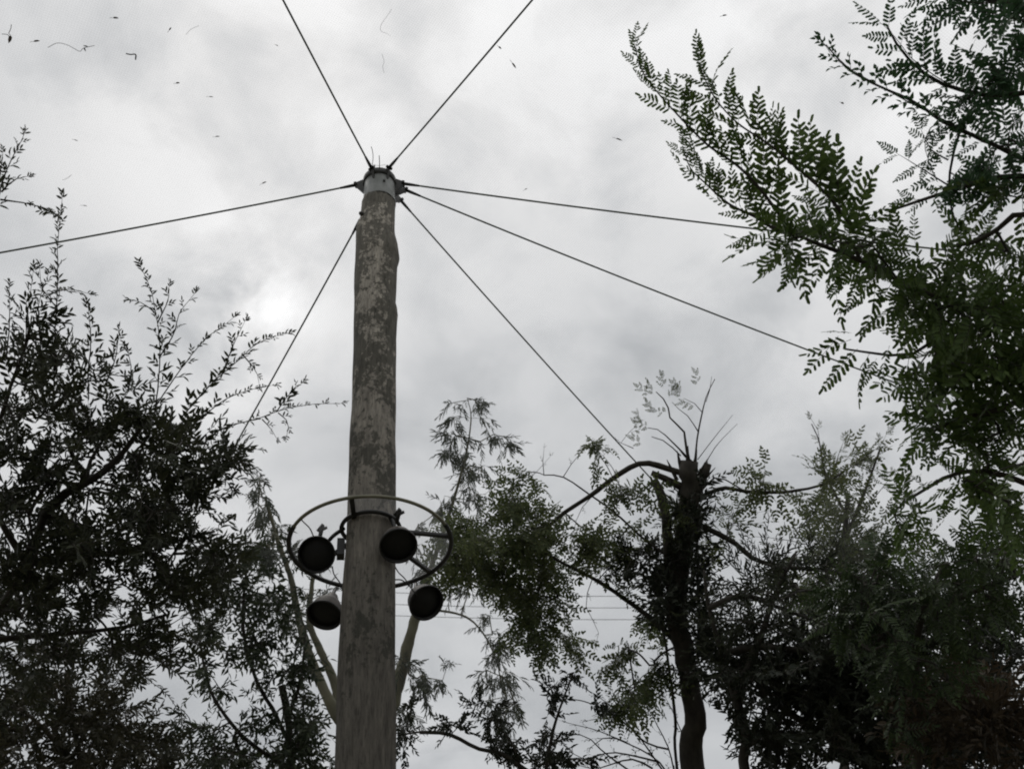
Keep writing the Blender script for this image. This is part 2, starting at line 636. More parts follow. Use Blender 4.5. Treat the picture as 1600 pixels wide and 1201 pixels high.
def tpl_multi(L, nf, fl, pairs, leafL, leafW, seed=0):
    """small branchlet carrying several short pinnate leaves"""
    r = np.random.default_rng(seed)
    mb = MB()
    pts = np.array([(0.06 * L * math.sin(3 * t), L * t, 0) for t in np.linspace(0, 1, 5)])
    mb.tube(pts, np.linspace(0.0022, 0.0008, 5), 3, 1, cap=False)
    for i in range(nf):
        t = 0.15 + 0.85 * i / max(1, nf - 1)
        p = np.array([np.interp(t, np.linspace(0, 1, 5), pts[:, k]) for k in range(3)])
        fr = tpl_frond(fl * r.uniform(.75, 1.1), pairs, leafL, leafW, 62, seed * 31 + i, 0.2, 0.1)
        a = (1 if i % 2 else -1) * math.radians(60 * (1.1 - t) + r.uniform(-12, 12))
        d = np.array([math.sin(a), math.cos(a), r.uniform(-.4, .4)])
        R = frame(d, unit((r.uniform(-.5, .5), r.uniform(-.4, .4), 1)))
        base_n = mb.n
        vs = np.vstack(fr.v) @ R.T + p
        mb.v.append(vs)
        mb.f += [tuple(q + base_n for q in f) for f in fr.f]
        mb.m += fr.m
        mb.n += len(vs)
    return mb


def tpl_strap(n, L, W, seed=0):
    """tuft of long arching strap leaves"""
    r = np.random.default_rng(seed)
    mb = MB()
    for i in range(n):
        a = 2 * math.pi * i / n + r.uniform(-.3, .3)
        el = r.uniform(0.35, 1.0)
        l = L * r.uniform(.6, 1.1)
        side = np.array([math.cos(a), 0, math.sin(a)])
        k = 7
        pts = []
        for j in range(k):
            t = j / (k - 1)
            pts.append(side * l * t * math.sin(el) + np.array([0, l * t * math.cos(el), 0]) - np.array([0, 1, 0]) * 0.55 * l * t ** 2.2)
        pts = np.array(pts)
        wdir = unit(np.cross(side, (0, 1, 0)))
        vs, fs = [], []
        for j in range(k):
            t = j / (k - 1)
            w = W * (0.35 + 1.3 * t * (1 - t) * 2) * (1 - t ** 4) * .5 + 0.0006
            vs += [pts[j] - wdir * w, pts[j] + np.array([0, -w * .5, 0]), pts[j] + wdir * w]
        for j in range(k - 1):
            b_ = j * 3
            fs += [(b_, b_ + 1, b_ + 4, b_ + 3), (b_ + 1, b_ + 2, b_ + 5, b_ + 4)]
        mb.add(vs, fs, 0)
    return mb


SPRAYS = {}


def sprays(key, mbs, leafmat, twig='twig', pname='leafy_twig'):
    SPRAYS[key] = dict(mbs=mbs, mats=(M[leafmat], M[twig]), name=pname,
                       meshes=[q.mesh(pname, (M[leafmat], M[twig]), False) for q in mbs],
                       arr=[(np.vstack(q.v), q.f, np.array(q.m)) for q in mbs])


V = range(5)
sprays('oblong', [tpl_alt(.18, 11, .070, .024, 55, 1.0, seed=i) for i in V], 'leaf_a')
sprays('oblong_k', [tpl_alt(.22, 11, .085, .028, 55, 1.1, seed=20 + i) for i in V], 'leaf_k')
sprays('gum', [tpl_alt(.30, 9, .19, .034, 30, 1.5, seed=40 + i, curl=.18, stem=.003) for i in V], 'leaf_gum')
sprays('gum_small', [tpl_alt(.20, 7, .095, .032, 58, 1.5, i % 2 == 0, seed=60 + i, curl=.15, stem=.002) for i in V], 'leaf_gum')
sprays('round', [tpl_alt(.20, 10, .075, .034, 45, 1.2, True, seed=80 + i) for i in V], 'leaf_e')
sprays('frond', [tpl_frond(.21, 9, .045, .0140, 68, seed=100 + i, arc=.1 + .06 * i, hang=.15 * (i % 3)) for i in V], 'leaf_f', pname='frond')
sprays('frond_big', [tpl_frond(.21, 7 + (i % 3), .058 - .005 * (i % 3), .0175, 66 - 3 * i, seed=300 + i, arc=.08 + .09 * i, hang=.2 * (i % 3), fold=.2 * (i % 2)) for i in V], 'leaf_f', pname='frond')
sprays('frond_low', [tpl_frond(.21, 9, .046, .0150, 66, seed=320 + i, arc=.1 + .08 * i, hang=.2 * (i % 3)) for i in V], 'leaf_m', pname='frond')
sprays('frond_top', [tpl_frond(.17, 7 + (i % 2), .043, .0165, 66, seed=120 + i, arc=.15, hang=.2 * (i % 3)) for i in V], 'leaf_g', pname='frond')
sprays('frond_mid', [tpl_multi(.40, 5, .24, 6, .085, .034, seed=140 + i) for i in V], 'leaf_h', pname='leafy_branchlet')
sprays('olive', [tpl_multi(.24, 5, .13, 4, .044, .021, seed=160 + i) for i in V], 'leaf_d', pname='leafy_branchlet')
sprays('arch', [tpl_alt(.46, 17, .115, .023, 48, .8, seed=180 + i, droop=.45, curl=.22, stem=.003) for i in V], 'leaf_i')
sprays('shoot_leaf', [tpl_alt(.070, 5, .075, .026, 55, 1.2, seed=240 + i) for i in V], 'leaf_a')
sprays('shoot_round', [tpl_alt(.06, 5, .042, .021, 58, 1.2, True, seed=260 + i) for i in V], 'leaf_g')
sprays('shoot_bare', [tpl_alt(.07, 4, .030, .010, 45, 1.2, seed=280 + i) for i in V], 'leaf_e')
sprays('dry', [tpl_alt(.26, 11, .09, .03, 50, 1.4, seed=200 + i) for i in V], 'leaf_dry')
sprays('climber', [tpl_alt(.20, 9, .085, .030, 60, 1.5, True, seed=220 + i) for i in V], 'leaf_e')

MAXP = 280


def in_frame(p, mrg=30):
    if (np.asarray(p) - EYE) @ FWD < .2:
        return False
    u, v = proj(p)
    return -mrg < u < 1600 + mrg and -mrg < v < 1201 + mrg


class Foliage:
    """collects oriented sprays of one plant; the nearest in view become parts, the rest one stuff mesh"""

    def __init__(s, root):
        s.root, s.items = root, []

    def add(s, key, pos, d, n, scale=1.0):
        s.items.append((key, random.randrange(5), np.asarray(pos, float), frame(d, n), scale))

    def flush(s, n_parts=MAXP):
        it = sorted(s.items, key=lambda q: (not in_frame(q[2], 0), np.linalg.norm(q[2] - EYE) / q[4]))
        parts, rest = it[:n_parts], it[n_parts:]
        off = Vector(s.root.location)
        for key, vi, p, R, sc in parts:
            sp = SPRAYS[key]
            o = bpy.data.objects.new(sp['name'], sp['meshes'][vi])
            COL.objects.link(o)
            o.parent = s.root
            mt = Matrix.Identity(4)
            for i in range(3):
                for j in range(3):
                    mt[i][j] = R[i][j] * sc
                mt[i][3] = p[i] - off[i]
            o.matrix_basis = mt
        if rest:
            groups = {}
            for q in rest:
                groups.setdefault((q[0], q[1]), []).append(q)
            vs, fs_v, fs_n, ms, n0 = [], [], [], [], 0
            mats, midx = [], {}
            for (key, vi), qs in groups.items():
                sp = SPRAYS[key]
                for mm in sp['mats']:
                    if mm.name not in midx:
                        midx[mm.name] = len(mats)
                        mats.append(mm)
                lut = np.array([midx[mm.name] for mm in sp['mats']])
                v, f, mi = sp['arr'][vi]
                RR = np.stack([q[3] * q[4] for q in qs])
                pp = np.stack([q[2] for q in qs])
                vv = np.einsum('mij,nj->mni', RR, v) + pp[:, None, :]
                cnt = np.array([len(x) for x in f])
                flat = np.concatenate([np.array(x) for x in f])
                idx = flat[None, :] + (np.arange(len(qs)) * len(v))[:, None] + n0
                vs.append(vv.reshape(-1, 3))
                fs_v.append(idx.ravel())
                fs_n.append(np.tile(cnt, len(qs)))
                ms.append(np.tile(lut[mi], len(qs)))
                n0 += len(qs) * len(v)
            vs, fs_v, fs_n, ms = map(np.concatenate, (vs, fs_v, fs_n, ms))
            me = bpy.data.meshes.new('foliage')
            me.vertices.add(len(vs))
            me.vertices.foreach_set('co', vs.ravel())
            me.loops.add(len(fs_v))
            me.loops.foreach_set('vertex_index', fs_v.astype(np.int32))
            me.polygons.add(len(fs_n))
            st = np.concatenate([[0], np.cumsum(fs_n)[:-1]])
            me.polygons.foreach_set('loop_start', st.astype(np.int32))
            for mm in mats:
                me.materials.append(mm)
            me.polygons.foreach_set('material_index', ms.astype(np.int32))
            me.update(calc_edges=True)
            link('foliage', me, s.root, 'stuff')


def toward_cam(p):
    return unit(EYE - np.asarray(p))


def rnd3(s=1.0):
    return rng.normal(size=3) * s


UP = np.array([0, 0, 1.0])
DOWN = -UP


def plant(name, label, cat, base, limbs, clumps, key, bark='bark_dark', pref=(0, 0, 0.3), prefw=0.4, scale=1.0,
          per=2, n_parts=MAXP, mode='free', tipr=0.0025, group=None, trunk_r=None, step=0.16, jit=0.06, limit=None, wob=0.05,
          dens=1.5, branch_name='limb'):
    """a woody plant. limbs: (pixel line with ranges, r0, r1); clumps: (u, v, ru, rv, count, range, depth)"""
    root = thing(name, label, cat, base, group)
    fol = Foliage(root)
    nodes = []
    par = []
    rad0 = []
    for li, (line, r0, r1) in enumerate(limbs):
        pts = px(line)
        if li == 0:
            b0 = np.asarray(base, float)
            mids = [b0, b0 * .55 + pts[0] * .45 + rnd3(.06), ]
            pts = np.vstack([mids, pts])
        sm = resample(smooth_line(pts, 8), 0.08)
        t = np.linspace(0, 1, len(sm))
        rr = r0 + (r1 - r0) * t
        rr = rr * (1 + 0.06 * np.sin(t * 40 + li))
        mb = MB()
        sm2 = sm + rng.normal(size=sm.shape) * (r1 * .12)
        if bark == 'bark_dark' and r0 > .03:
            rr = rr * (1 + np.interp(np.arange(len(rr)), np.arange(0, len(rr) + 9, 9), rng.normal(size=len(np.arange(0, len(rr) + 9, 9)))) * .04)
        mb.tube(sm2, rr, 12 if r0 > .03 else 7)
        mb.build('trunk' if li == 0 else branch_name, bark, root)
        n0 = len(nodes)
        for q in sm[::2]:
            nodes.append(q)
            par.append(-1)
            rad0.append(1)
    nl = len(nodes)
    nodes = list(nodes)
    anchors = []
    for ci, (u, v, ru, rv, cnt, rg, dr) in enumerate(clumps):
        cnt = int(round(cnt * dens))
        nsub = max(1, int(cnt / 3))
        cen = P(u, v, rg)
        subs = []
        for _ in range(nsub):
            a = rng.uniform(0, 2 * math.pi)
            q = math.sqrt(rng.uniform(0, 1))
            subs.append((u + ru * q * math.cos(a), v + rv * q * math.sin(a), rg + rng.normal() * dr))
        for i in range(cnt):
            su, sv, sr = subs[rng.integers(nsub)]
            p = P(su + rng.normal() * ru * .17, sv + rng.normal() * rv * .17, sr + rng.normal() * dr * .3)
            if limit is not None and not limit(p):
                continue
            anchors.append((p, cen, ru / FPX * rg))
    NA = np.array(nodes) if nodes else np.zeros((0, 3))
    if len(anchors):
        ap = np.array([a[0] for a in anchors])
        if len(NA) == 0:
            NA = np.array([base])
            nl = 1
            par = [-1]
        dmin = np.min(np.linalg.norm(ap[:, None, :] - NA[None, :, :], axis=2), axis=1)
        order = np.argsort(dmin)
        cap_n = len(NA) + len(ap) * 3 + 5
        arr = np.zeros((cap_n, 3))
        arr[:len(NA)] = NA
        cnt_n = len(NA)
        weight = np.zeros(cap_n)
        parent = -np.ones(cap_n, int)
        chains = []
        tips = {}
        for ai in order:
            a = ap[ai]
            dd = np.linalg.norm(arr[:cnt_n] - a, axis=1)
            j = int(np.argmin(dd))
            p0 = arr[j]
            L = dd[j]
            k = 1 if L < step else (2 if L < 3 * step else 3)
            prev = j
            ids = [j]
            for q in range(1, k + 1):
                t = q / k
                pt = p0 * (1 - t) + a * t
                if q < k:
                    pt = pt + rnd3(jit * L * .5) + UP * wob * L
                arr[cnt_n] = pt
                parent[cnt_n] = prev
                prev = cnt_n
                ids.append(cnt_n)
                cnt_n += 1
            chains.append(ids)
            tips[ai] = prev
            q = prev
            while q >= 0:
                weight[q] += 1
                q = parent[q]
        mb = MB()
        for ids in chains:
            pts = arr[ids]
            if not any(in_frame(q, 120) for q in pts):
                continue
            w = np.array([weight[q] for q in ids])
            w[0] = w[1] if len(w) > 1 else w[0]
            if len(pts) > 2:
                f = smooth_line(pts, 3)
                rr = np.interp(np.linspace(0, 1, len(f)), np.linspace(0, 1, len(ids)), tipr * w ** 0.42)
                mb.tube(f, rr, 4, cap=False)
            else:
                mb.tube(pts, tipr * w ** 0.42, 4, cap=False)
        if mb.n:
            mb.build('branchlets', bark, root, 'stuff')
        for ai, tip in tips.items():
            p, cen, size = anchors[ai]
            cd = unit(arr[tip] - arr[parent[tip]]) if parent[tip] >= 0 else UP
            outw = unit(p - cen + rnd3(.05))
            for _ in range(per):
                d = unit(cd * .5 + outw * .5 + np.asarray(pref) * prefw * 2 + rnd3(.42))
                n = unit(UP * .6 + toward_cam(p) * .35 + rnd3(.5))
                w_ = 1.0 if _ == 0 else rng.uniform(.2, .8)
                pos = arr[tip] * w_ + arr[parent[tip]] * (1 - w_)
                fol.add(key, pos, d, n, scale * rng.uniform(.75, 1.15))
    return root, fol


def leafy_shoot(root, fol, line, rg, key, spacing, scale, ang=50, bark='twig', r0=0.006, name='shoot', sides='both', up=0.0,
                start=0.1, n_jit=.35, taper=.5, tc=0.6):
    """a hand-placed branch with sprays set alternately along it"""
    pts = px([(q[0], q[1], q[2] if len(q) > 2 else rg) for q in line])
    sm = resample(smooth_line(pts, 6), spacing)
    mb = MB()
    rr = np.linspace(r0, r0 * .25, len(sm))
    mb.tube(sm + rng.normal(size=sm.shape) * r0 * .15, rr, 6)
    mb.build(name, bark, root)
    tan = np.gradient(sm, axis=0)
    N = unit(UP * (1 - tc) + toward_cam(sm[len(sm) // 2]) * tc)
    for i in range(len(sm)):
        t = i / max(1, len(sm) - 1)
        if t < start:
            continue
        T = unit(tan[i])
        S = unit(np.cross(N, T))
        sd_ = 1 if i % 2 else -1
        if sides == 'left':
            sd_ = -1
        elif sides == 'right':
            sd_ = 1
        a = math.radians(ang * (1 - .4 * t) + rng.uniform(-12, 12))
        d = T * math.cos(a) + sd_ * S * math.sin(a) + UP * up + rnd3(.12)
        fol.add(key, sm[i], d, unit(N + rnd3(n_jit)), scale * (1 - (1 - taper) * t) * rng.uniform(.85, 1.12))
    T = unit(tan[-1])
    fol.add(key, sm[-1], T, unit(N + rnd3(n_jit)), scale * taper * 1.1)


# ------------------------------------------------------------------ ground
g = MB()
S_ = 1500.0
nn = 24
xs = np.linspace(-1, 1, nn)
xs = np.sign(xs) * np.abs(xs) ** 3 * S_
gv = [(x, y, 0.05 * math.sin(x * .7) * math.cos(y * .5) if abs(x) < 60 and abs(y) < 60 else 0.0) for y in xs for x in xs]
gf = [(j * nn + i, j * nn + i + 1, (j + 1) * nn + i + 1, (j + 1) * nn + i) for j in range(nn - 1) for i in range(nn - 1)]
g.add(gv, gf)
g.build('ground', 'ground', None, 'structure')

# ------------------------------------------------------------------ pole
D = 4.5
AZP = az(593, 300, CAMB)
HD = np.array([math.sin(AZP), math.cos(AZP), 0.0])
SIDE = np.array([math.cos(AZP), -math.sin(AZP), 0.0])
AXIS = HD * D


def pole_at(u, v):
    """height, sideways offset, depth of the pixel on the upright plane through the pole"""
    d = ray(u, v)
    t = D / (d @ HD)
    p = EYE + d * t
    return p[2], p @ SIDE, (p - EYE) @ FWD


tab = [(262, 573.5, 614.5), (300, 568.5, 616.5), (318, 565.5, 617.5), (345, 563, 617), (358, 557, 616.5), (372, 555.5, 617), (388, 555, 621.5),
       (404, 554.5, 624), (414, 554.5, 621), (432, 553.5, 620), (455, 552.5, 619), (475, 553, 618), (490, 553, 622), (505, 552.5, 620.5),
       (530, 551.5, 618.5), (580, 550, 618.5), (640, 548.5, 618), (690, 545.5, 618), (740, 543.5, 618.3), (800, 541.5, 618.2),
       (870, 537.5, 617.6), (950, 531.8, 617.4), (1000, 529, 617.4), (1100, 524.6, 617.6), (1200, 522, 617.8)]
rows = []
for v, l, r in tab:
    z, s0, dep = pole_at((l + r) / 2, v)
    zl, sl_, _ = pole_at(l, v)
    zr, sr_, _ = pole_at(r, v)
    # the silhouette edges, seen at a slant, give the radius
    rows.append((z, (sl_ + sr_) / 2, math.hypot(sr_ - sl_, (zr - zl)) / 2))
rows = sorted(rows)
rz = np.array([q[0] for q in rows])
rs = np.array([q[1] for q in rows])
rr_ = np.array([q[2] for q in rows])
for i in range(len(rz)):
    pass
RING_Z = pole_at(575, 850)[0]
print('ROLL', math.degrees(ROLL), 'pole top z', rz[-1], 'radius', rr_[0], rr_[-1], 'ring z', RING_Z)
OFF0 = rs[0]

pole = thing('timber_pole', 'tall weathered round timber pole holding up the net in the middle', 'pole', (AXIS[0], AXIS[1], 0))
sg = 56
z_wood_top = 1.6 + (pole_at(592, 299)[0] - 1.6) * (D - .112) / D + .03
zs = np.concatenate([np.linspace(-0.3, rz[0], 14)[:-1], np.linspace(rz[0], z_wood_top, 170)])
mb = MB()
vs = []
for z in zs:
    R_ = np.interp(z, rz, rr_)
    off = np.interp(z, rz, rs) - rs[len(rs) // 2] * 0
    c = AXIS + SIDE * (off - AXIS @ SIDE)
    for k in range(sg):
        a = 2 * math.pi * k / sg
        w = 0.010 * math.sin(3 * a + z * .4) * 0.3 + 0.0016 * math.sin(17 * a + 1.3 * math.sin(z * 1.1)) + 0.0012 * math.sin(29 * a + z * .7 + 2 * math.sin(z * 2.3))
        w += 0.0025 * math.sin(z * 9 + 2 * a) * math.sin(z * 3.7 + a)
        rad = R_ + w - 0.001
        if z > z_wood_top - .05:
            rad *= 1 - 0.10 * ((z - z_wood_top + .05) / .05) ** 2
        vs.append(c + rad * (SIDE * math.cos(a) + HD * math.sin(a)) + UP * z)
fs = []
for i in range(len(zs) - 1):
    for k in range(sg):
        k2 = (k + 1) % sg
        fs.append((i * sg + k, i * sg + k2, (i + 1) * sg + k2, (i + 1) * sg + k))
fs.append(tuple((len(zs) - 1) * sg + k for k in range(sg)))
mb.add(vs, fs)
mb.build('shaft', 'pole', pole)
# knot hole where the lower left cable meets the pole
topz = 1.6 + (pole_at(593, 265)[0] - 1.6) * (D - .112) / D
topo = np.interp(topz, rz, rs)
HEAD = AXIS + SIDE * (topo - AXIS @ SIDE)
RH = 0.112
mb = MB()
zb = z_wood_top - .035
mb.lathe([(RH + .010, zb), (RH + .011, zb + .01), (RH + .004, zb + .05), (RH, topz), (RH - .006, topz), (RH - .006, topz - .15), (0.001, topz - .15)], HEAD, UP, 40)
mb.build('steel_sleeve', 'steel', pole)
mb = MB()
mb.lathe([(RH + .001, topz - .045), (RH + .010, topz - .043), (RH + .012, topz + .012), (RH - .004, topz + .014), (RH - .006, topz - .03)], HEAD, UP, 40)
mb.build('top_rim', 'lug', pole)
mb = MB()
a_ = P(605, 288, 8)
th = math.atan2(-1, .25)
bp = HEAD + (RH + .002) * (SIDE * .28 - HD * .96) + UP * (topz - .14)
mb.lathe([(0.001, .012), (.009, .012), (.010, 0), (.010, -.01)], bp, SIDE * .28 - HD * .96, 10)
mb.build('bolt', 'lug', pole)
mb = MB()
hp = pole_at(563.5, 350)
hc = AXIS + SIDE * (hp[1] - AXIS @ SIDE + .012) - HD * .085 + UP * hp[0]
mb.lathe([(.003, .03), (.014, .022), (.018, 0), (.016, -.03)], hc, unit(-SIDE * .7 - HD * .6), 10)
mb.build('knot', 'lug', pole)
for pts_px, rr in (((( 581, 262), (583, 247), (582, 236), (580, 229)), .0025), (((593, 264), (593, 252), (592.5, 243)), .003), (((583, 257), (592, 259), (603, 257)), .0012)):
    mb = MB()
    rg = np.linalg.norm(HEAD + UP * topz - EYE) - .1
    mb.tube(smooth_line(px([(a, b) for a, b in pts_px], rg), 4), rr, 5)
    mb.build('wire_end', 'wire', pole)

# ------------------------------------------------------------------ cables and lugs
NETR, ZEND = 7.0, 6.55
C0 = HEAD + UP * (topz - .05)


def cable_end(start_pt, u, v, zend=ZEND, R=NETR):
    n = unit(np.cross(ray(u, v), start_pt - EYE))
    best = None
    for k in range(3600):
        a = 2 * math.pi * k / 3600
        q = np.array([AXIS[0] + R * math.cos(a), AXIS[1] + R * math.sin(a), zend])
        e = abs((q - EYE) @ n)
        # the right one of the two crossings lies on the pixel's side of the head
        m_ = ray(u, v) - unit(start_pt - EYE)
        w = unit(q - EYE) - unit(start_pt - EYE)
        if w @ m_ > 0 and (best is None or e < best[0]):
            best = (e, q, a)
    return best[1], best[2]


cable_spec = [
    ((580.5, 263), (447, 0), 'cable climbing from the pole head to the top edge left of centre', 7.2),
    ((608, 262), (824, 0), 'cable climbing from the pole head to the top edge right of centre', 7.2),
    ((556, 289), (0, 384), 'cable running from the pole head to the left edge', ZEND),
    ((630, 287), (1170, 346), 'uppermost cable running right from the pole head behind the feathery leaves', ZEND),
    ((634, 297), (1280, 543), 'middle cable slanting down right from the pole head to the feathery leaves', ZEND),
    ((626, 313), (1000, 720), 'steep cable running down right from the pole head past the pollarded tree', ZEND),
    ((562, 345), (360, 700), 'cable from behind the pole running down left to the dark leafy tree', ZEND),
]
ENDS = []
for i, ((su, sv), (eu, ev), lab, ze) in enumerate(cable_spec):
    hr = np.linalg.norm(C0 - EYE)
    # start point: on the sleeve, first guess at the head's range
    sp = P(su, sv, hr)
    end, ang = cable_end(sp, eu, ev, ze)
    dirh = unit((end - C0) * np.array([1, 1, 0]))
    # put the start where the ray through its pixel passes nearest the radial arm
    rad = RH + (.13 if i != 6 else .02)
    ctr = HEAD + UP * 0
    base_xy = ctr + dirh * rad
    d = ray(su, sv)
    if i < 2:
        rad = RH + .02
        base_xy = ctr + dirh * rad
    # closest point on the ray to the upright line through base_xy
    t = ((base_xy - EYE) @ (d * np.array([1, 1, 0]))) / (d[0] ** 2 + d[1] ** 2)
    sp = EYE + d * t
    end, ang = cable_end(sp, eu, ev, ze)
    ENDS.append((ang, sp, end))
    t = np.linspace(0, 1, 40)[:, None]
    sag = 0.09
    pts = sp * (1 - t) + end * t - UP * (sag * 4 * t * (1 - t))
    c = thing('steel_cable', 'thin dark steel ' + lab, 'cable', sp, 'steel cables fanning out from the pole head')
    mb = MB()
    mb.tube(pts, .0068, 8)
    mb.build('strand', 'cable', c)
    # eye and clamp at the head
    mb = MB()
    u_ = unit(pts[1] - pts[0])
    mb.tube([sp - u_ * .01, sp + u_ * .05, sp + u_ * .12], [.013, .012, .008], 8)
    mb.build('clamp', 'lug', c)
    # lug plate on the pole
    if i != 6:
        inn = HEAD + dirh * (RH - .004)
        inn = np.array([inn[0], inn[1], min(sp[2], topz - .02) - (.03 if i >= 2 else .01)])
        mb = MB()
        sw = unit(np.cross(sp - inn, UP)) * .008
        h1, h2 = .095, .022
        prof = [inn + UP * h1, inn - UP * h1, sp - UP * h2, sp + UP * h2]
        vs = [q + sw for q in prof] + [q - sw for q in prof]
        mb.add(vs, [(0, 1, 2, 3), (7, 6, 5, 4), (0, 4, 5, 1), (1, 5, 6, 2), (2, 6, 7, 3), (3, 7, 4, 0)])
        mb.tube([sp - sw * 3, sp + sw * 3], .012, 8)
        mb.build('cable_lug', 'lug', pole, smooth=False)
print('cable ends z/az', [(round(math.degrees(a)), [round(float(x), 2) for x in s], [round(float(x), 1) for x in proj(e)]) for a, s, e in ENDS])

# ------------------------------------------------------------------ net
order = sorted(range(7), key=lambda i: ENDS[i][0])
netv, netf, netuv = [], [], []
NS, NT = 36, 20
for oi in range(7):
    a0, s0, e0 = ENDS[order[oi]]
    a1, s1, e1 = ENDS[order[(oi + 1) % 7]]
    if a1 < a0:
        a1 += 2 * math.pi
    b0 = len(netv)
    top = HEAD + UP * (topz + .03)
    for i in range(NS + 1):
        t = i / NS
        sagc = UP * (0.05 * 4 * t * (1 - t))
        p0 = top * (1 - t) + (e0 + UP * .02) * t - sagc * .8
        p1 = top * (1 - t) + (e1 + UP * .02) * t - sagc * .8
        for j in range(NT + 1):
            w = j / NT
            a = a0 + (a1 - a0) * w
            # between the straight chord and the round arc
            ch = p0 * (1 - w) + p1 * w
            rad = NETR * t
            arc_ = np.array([AXIS[0] + rad * math.cos(a), AXIS[1] + rad * math.sin(a), ch[2]])
            hub = top * (1 - t)
            q = arc_ * (.92) + ch * .08 if t > 0 else ch
            q = q * 1.0
            q[:2] = (q[:2] * t + (ch[:2]) * (1 - t))
            q[2] = p0[2] * (1 - w) + p1[2] * w - 0.10 * 4 * w * (1 - w) * t + .006 * math.sin(a * 31 + t * 12) * t
            if 0 < j < NT:
                q[2] += .012
            netv.append(q.copy())
            netuv.append((q[0] * .8 + q[1] * .6, -q[0] * .6 + q[1] * .8))
    for i in range(NS):
        for j in range(NT):
            k = b0 + i * (NT + 1) + j
            netf.append((k, k + 1, k + NT + 2, k + NT + 1))
mb = MB()
mb.add(netv, netf)
net_top = thing('aviary_net', 'fine white netting roof stretched over the cables from the pole head', 'net', (AXIS[0], AXIS[1], topz + .03))
nt_o = mb.build('net_roof', 'net', net_top)
uvl = nt_o.data.uv_layers.new(name='UVMap')
li = np.zeros(len(nt_o.data.loops), np.int32)
nt_o.data.loops.foreach_get('vertex_index', li)
uvl.data.foreach_set('uv', np.array(netuv)[li].ravel())
BV = BVHTree.FromPolygons([tuple(v) for v in netv], netf)

# ------------------------------------------------------------------ leaf litter on the net
def on_net(u, v):
    h = BV.ray_cast(Vector(EYE), Vector(ray(u, v)))
    return None if h[0] is None else np.array(h[0]) - UP * .004


def px_len(p, n):
    return n * ((p - EYE) @ FWD) / FPX


def litter_leaf(u, v, du, dv, w, label, stalk=None):
    p = on_net(u, v)
    q = on_net(u + du, v + dv)
    if p is None or q is None:
        return
    L = np.linalg.norm(q - p) * 2
    W = px_len(p, w)
    R = frame(q - p, UP)
    root = thing('fallen_leaf', label, 'leaf', p, 'bits of leaf lying on the net')
    mb = MB()
    ge = leaf_geo(L, W, .3, .12)
    put(mb, ge, R, p - (q - p))
    mb.build('blade', 'litter', root, smooth=False)
    mb = MB()
    tail = [p - (q - p), p - (q - p) * 1.3 + R[:, 0] * L * .05, p - (q - p) * 1.9]
    if stalk:
        tail = [p - (q - p)] + [on_net(*s_) for s_ in stalk]
    mb.tube(smooth_line(tail, 3), max(W * .08, .0012), 4)
    mb.build('leaf_stalk', 'litter', root)


def litter_twig(line, r, label, buds=()):
    pts = np.array([on_net(*q) for q in line])
    root = thing('fallen_twig', label, 'twig', pts[0], 'bits of twig lying on the net')
    mb = MB()
    mb.tube(smooth_line(pts, 5), r, 4)
    for (u, v) in buds:
        p = on_net(u, v)
        put(mb, leaf_geo(.03, .010, .2, .1), frame(rnd3() * np.array([1, 1, .2]), UP), p)
    mb.build('stem', 'wire', root)


litter_leaf(15.5, 61, -1.5, 6, 6, 'largest dark curled leaf on the net, at the upper left edge', ((14, 52), (17, 45), (18, 38)))
litter_leaf(57.5, 64, 5.5, -1, 3.6, 'slim dark leaf on the net just right of the largest curled leaf')
litter_leaf(181, 28, 5, 0, 3.6, 'short dark leaf on the net, second from the top left corner')
litter_leaf(266, 45, 2, -3, 2.4, 'tiny hooked leaf on the net left of the upper left cable')
litter_leaf(278, 129.5, 3.5, -.6, 3.2, 'stubby dark leaf on the net midway between left edge and pole head')
litter_leaf(340, 213, 4, -.5, 2.2, 'thin curved leaf on the net above the left-hand cable, nearest the bright cloud')
litter_leaf(330, 151, 4, 0, 1.8, 'faint pale leaf scrap on the net below the stubby dark leaf')
litter_leaf(119, 219, 3.5, 1, 1.8, 'faint leaf scrap on the net above the top of the tall left shoot')
litter_leaf(413, 285, 4, -2, 2.6, 'small dark leaf lying just above the left-hand cable')
litter_leaf(133, 321, 4, .4, 1.7, 'thin leaf scrap on the net right of the tall left shoot')
litter_leaf(433, 71, 2, 1, 1.6, 'tiny leaf scrap beside the upper left cable')
litter_leaf(781, 74.5, 2.5, 2, 3, 'small leaf hanging just under the upper right cable')
litter_leaf(803, 102, 3.5, 4.5, 3.2, 'pointed leaf on the net right of the upper right cable')
litter_leaf(967, 217.5, 5.5, 1.6, 2.8, 'long thin leaf alone on the net left of the feathery branch tip')
litter_leaf(1132, 24, 4, -1, 3, 'small leaf alone on the net above the feathery branch')
litter_leaf(1316, 161, 2.4, 1, 3.4, 'pale round scrap on the net under the small-leaved branch')
litter_leaf(822, 295, 2.5, -1.5, 1.8, 'tiny scrap just above the uppermost right-hand cable')
litter_twig(((75, 74), (90, 67), (105, 70), (115, 75), (125, 80), (131, 75), (148, 71)), .0016, 'long wavy dry stem lying on the net near the upper left corner', ((131, 74), (138, 73)))
litter_twig(((197, 83.5), (204, 85), (212, 85), (212, 93)), .0042, 'right-angled broken twig lying on the net at the upper left')
litter_twig(((291, 54), (298, 46), (311, 40)), .0009, 'faint curved stem on the net left of the upper left cable')
litter_twig(((3, 53), (12, 54), (16, 60)), .002, 'short bent stalk on the net touching the largest curled leaf')
litter_twig(((98, 281), (105, 278), (112, 273)), .0012, 'faint pale stem on the net above the left-hand cable')
litter_twig(((612, 14), (607, 22), (596, 38), (595, 48), (604, 52), (610, 56)), .0009, 'faint broken thread on the net between the two upper cables, nearest the top edge')
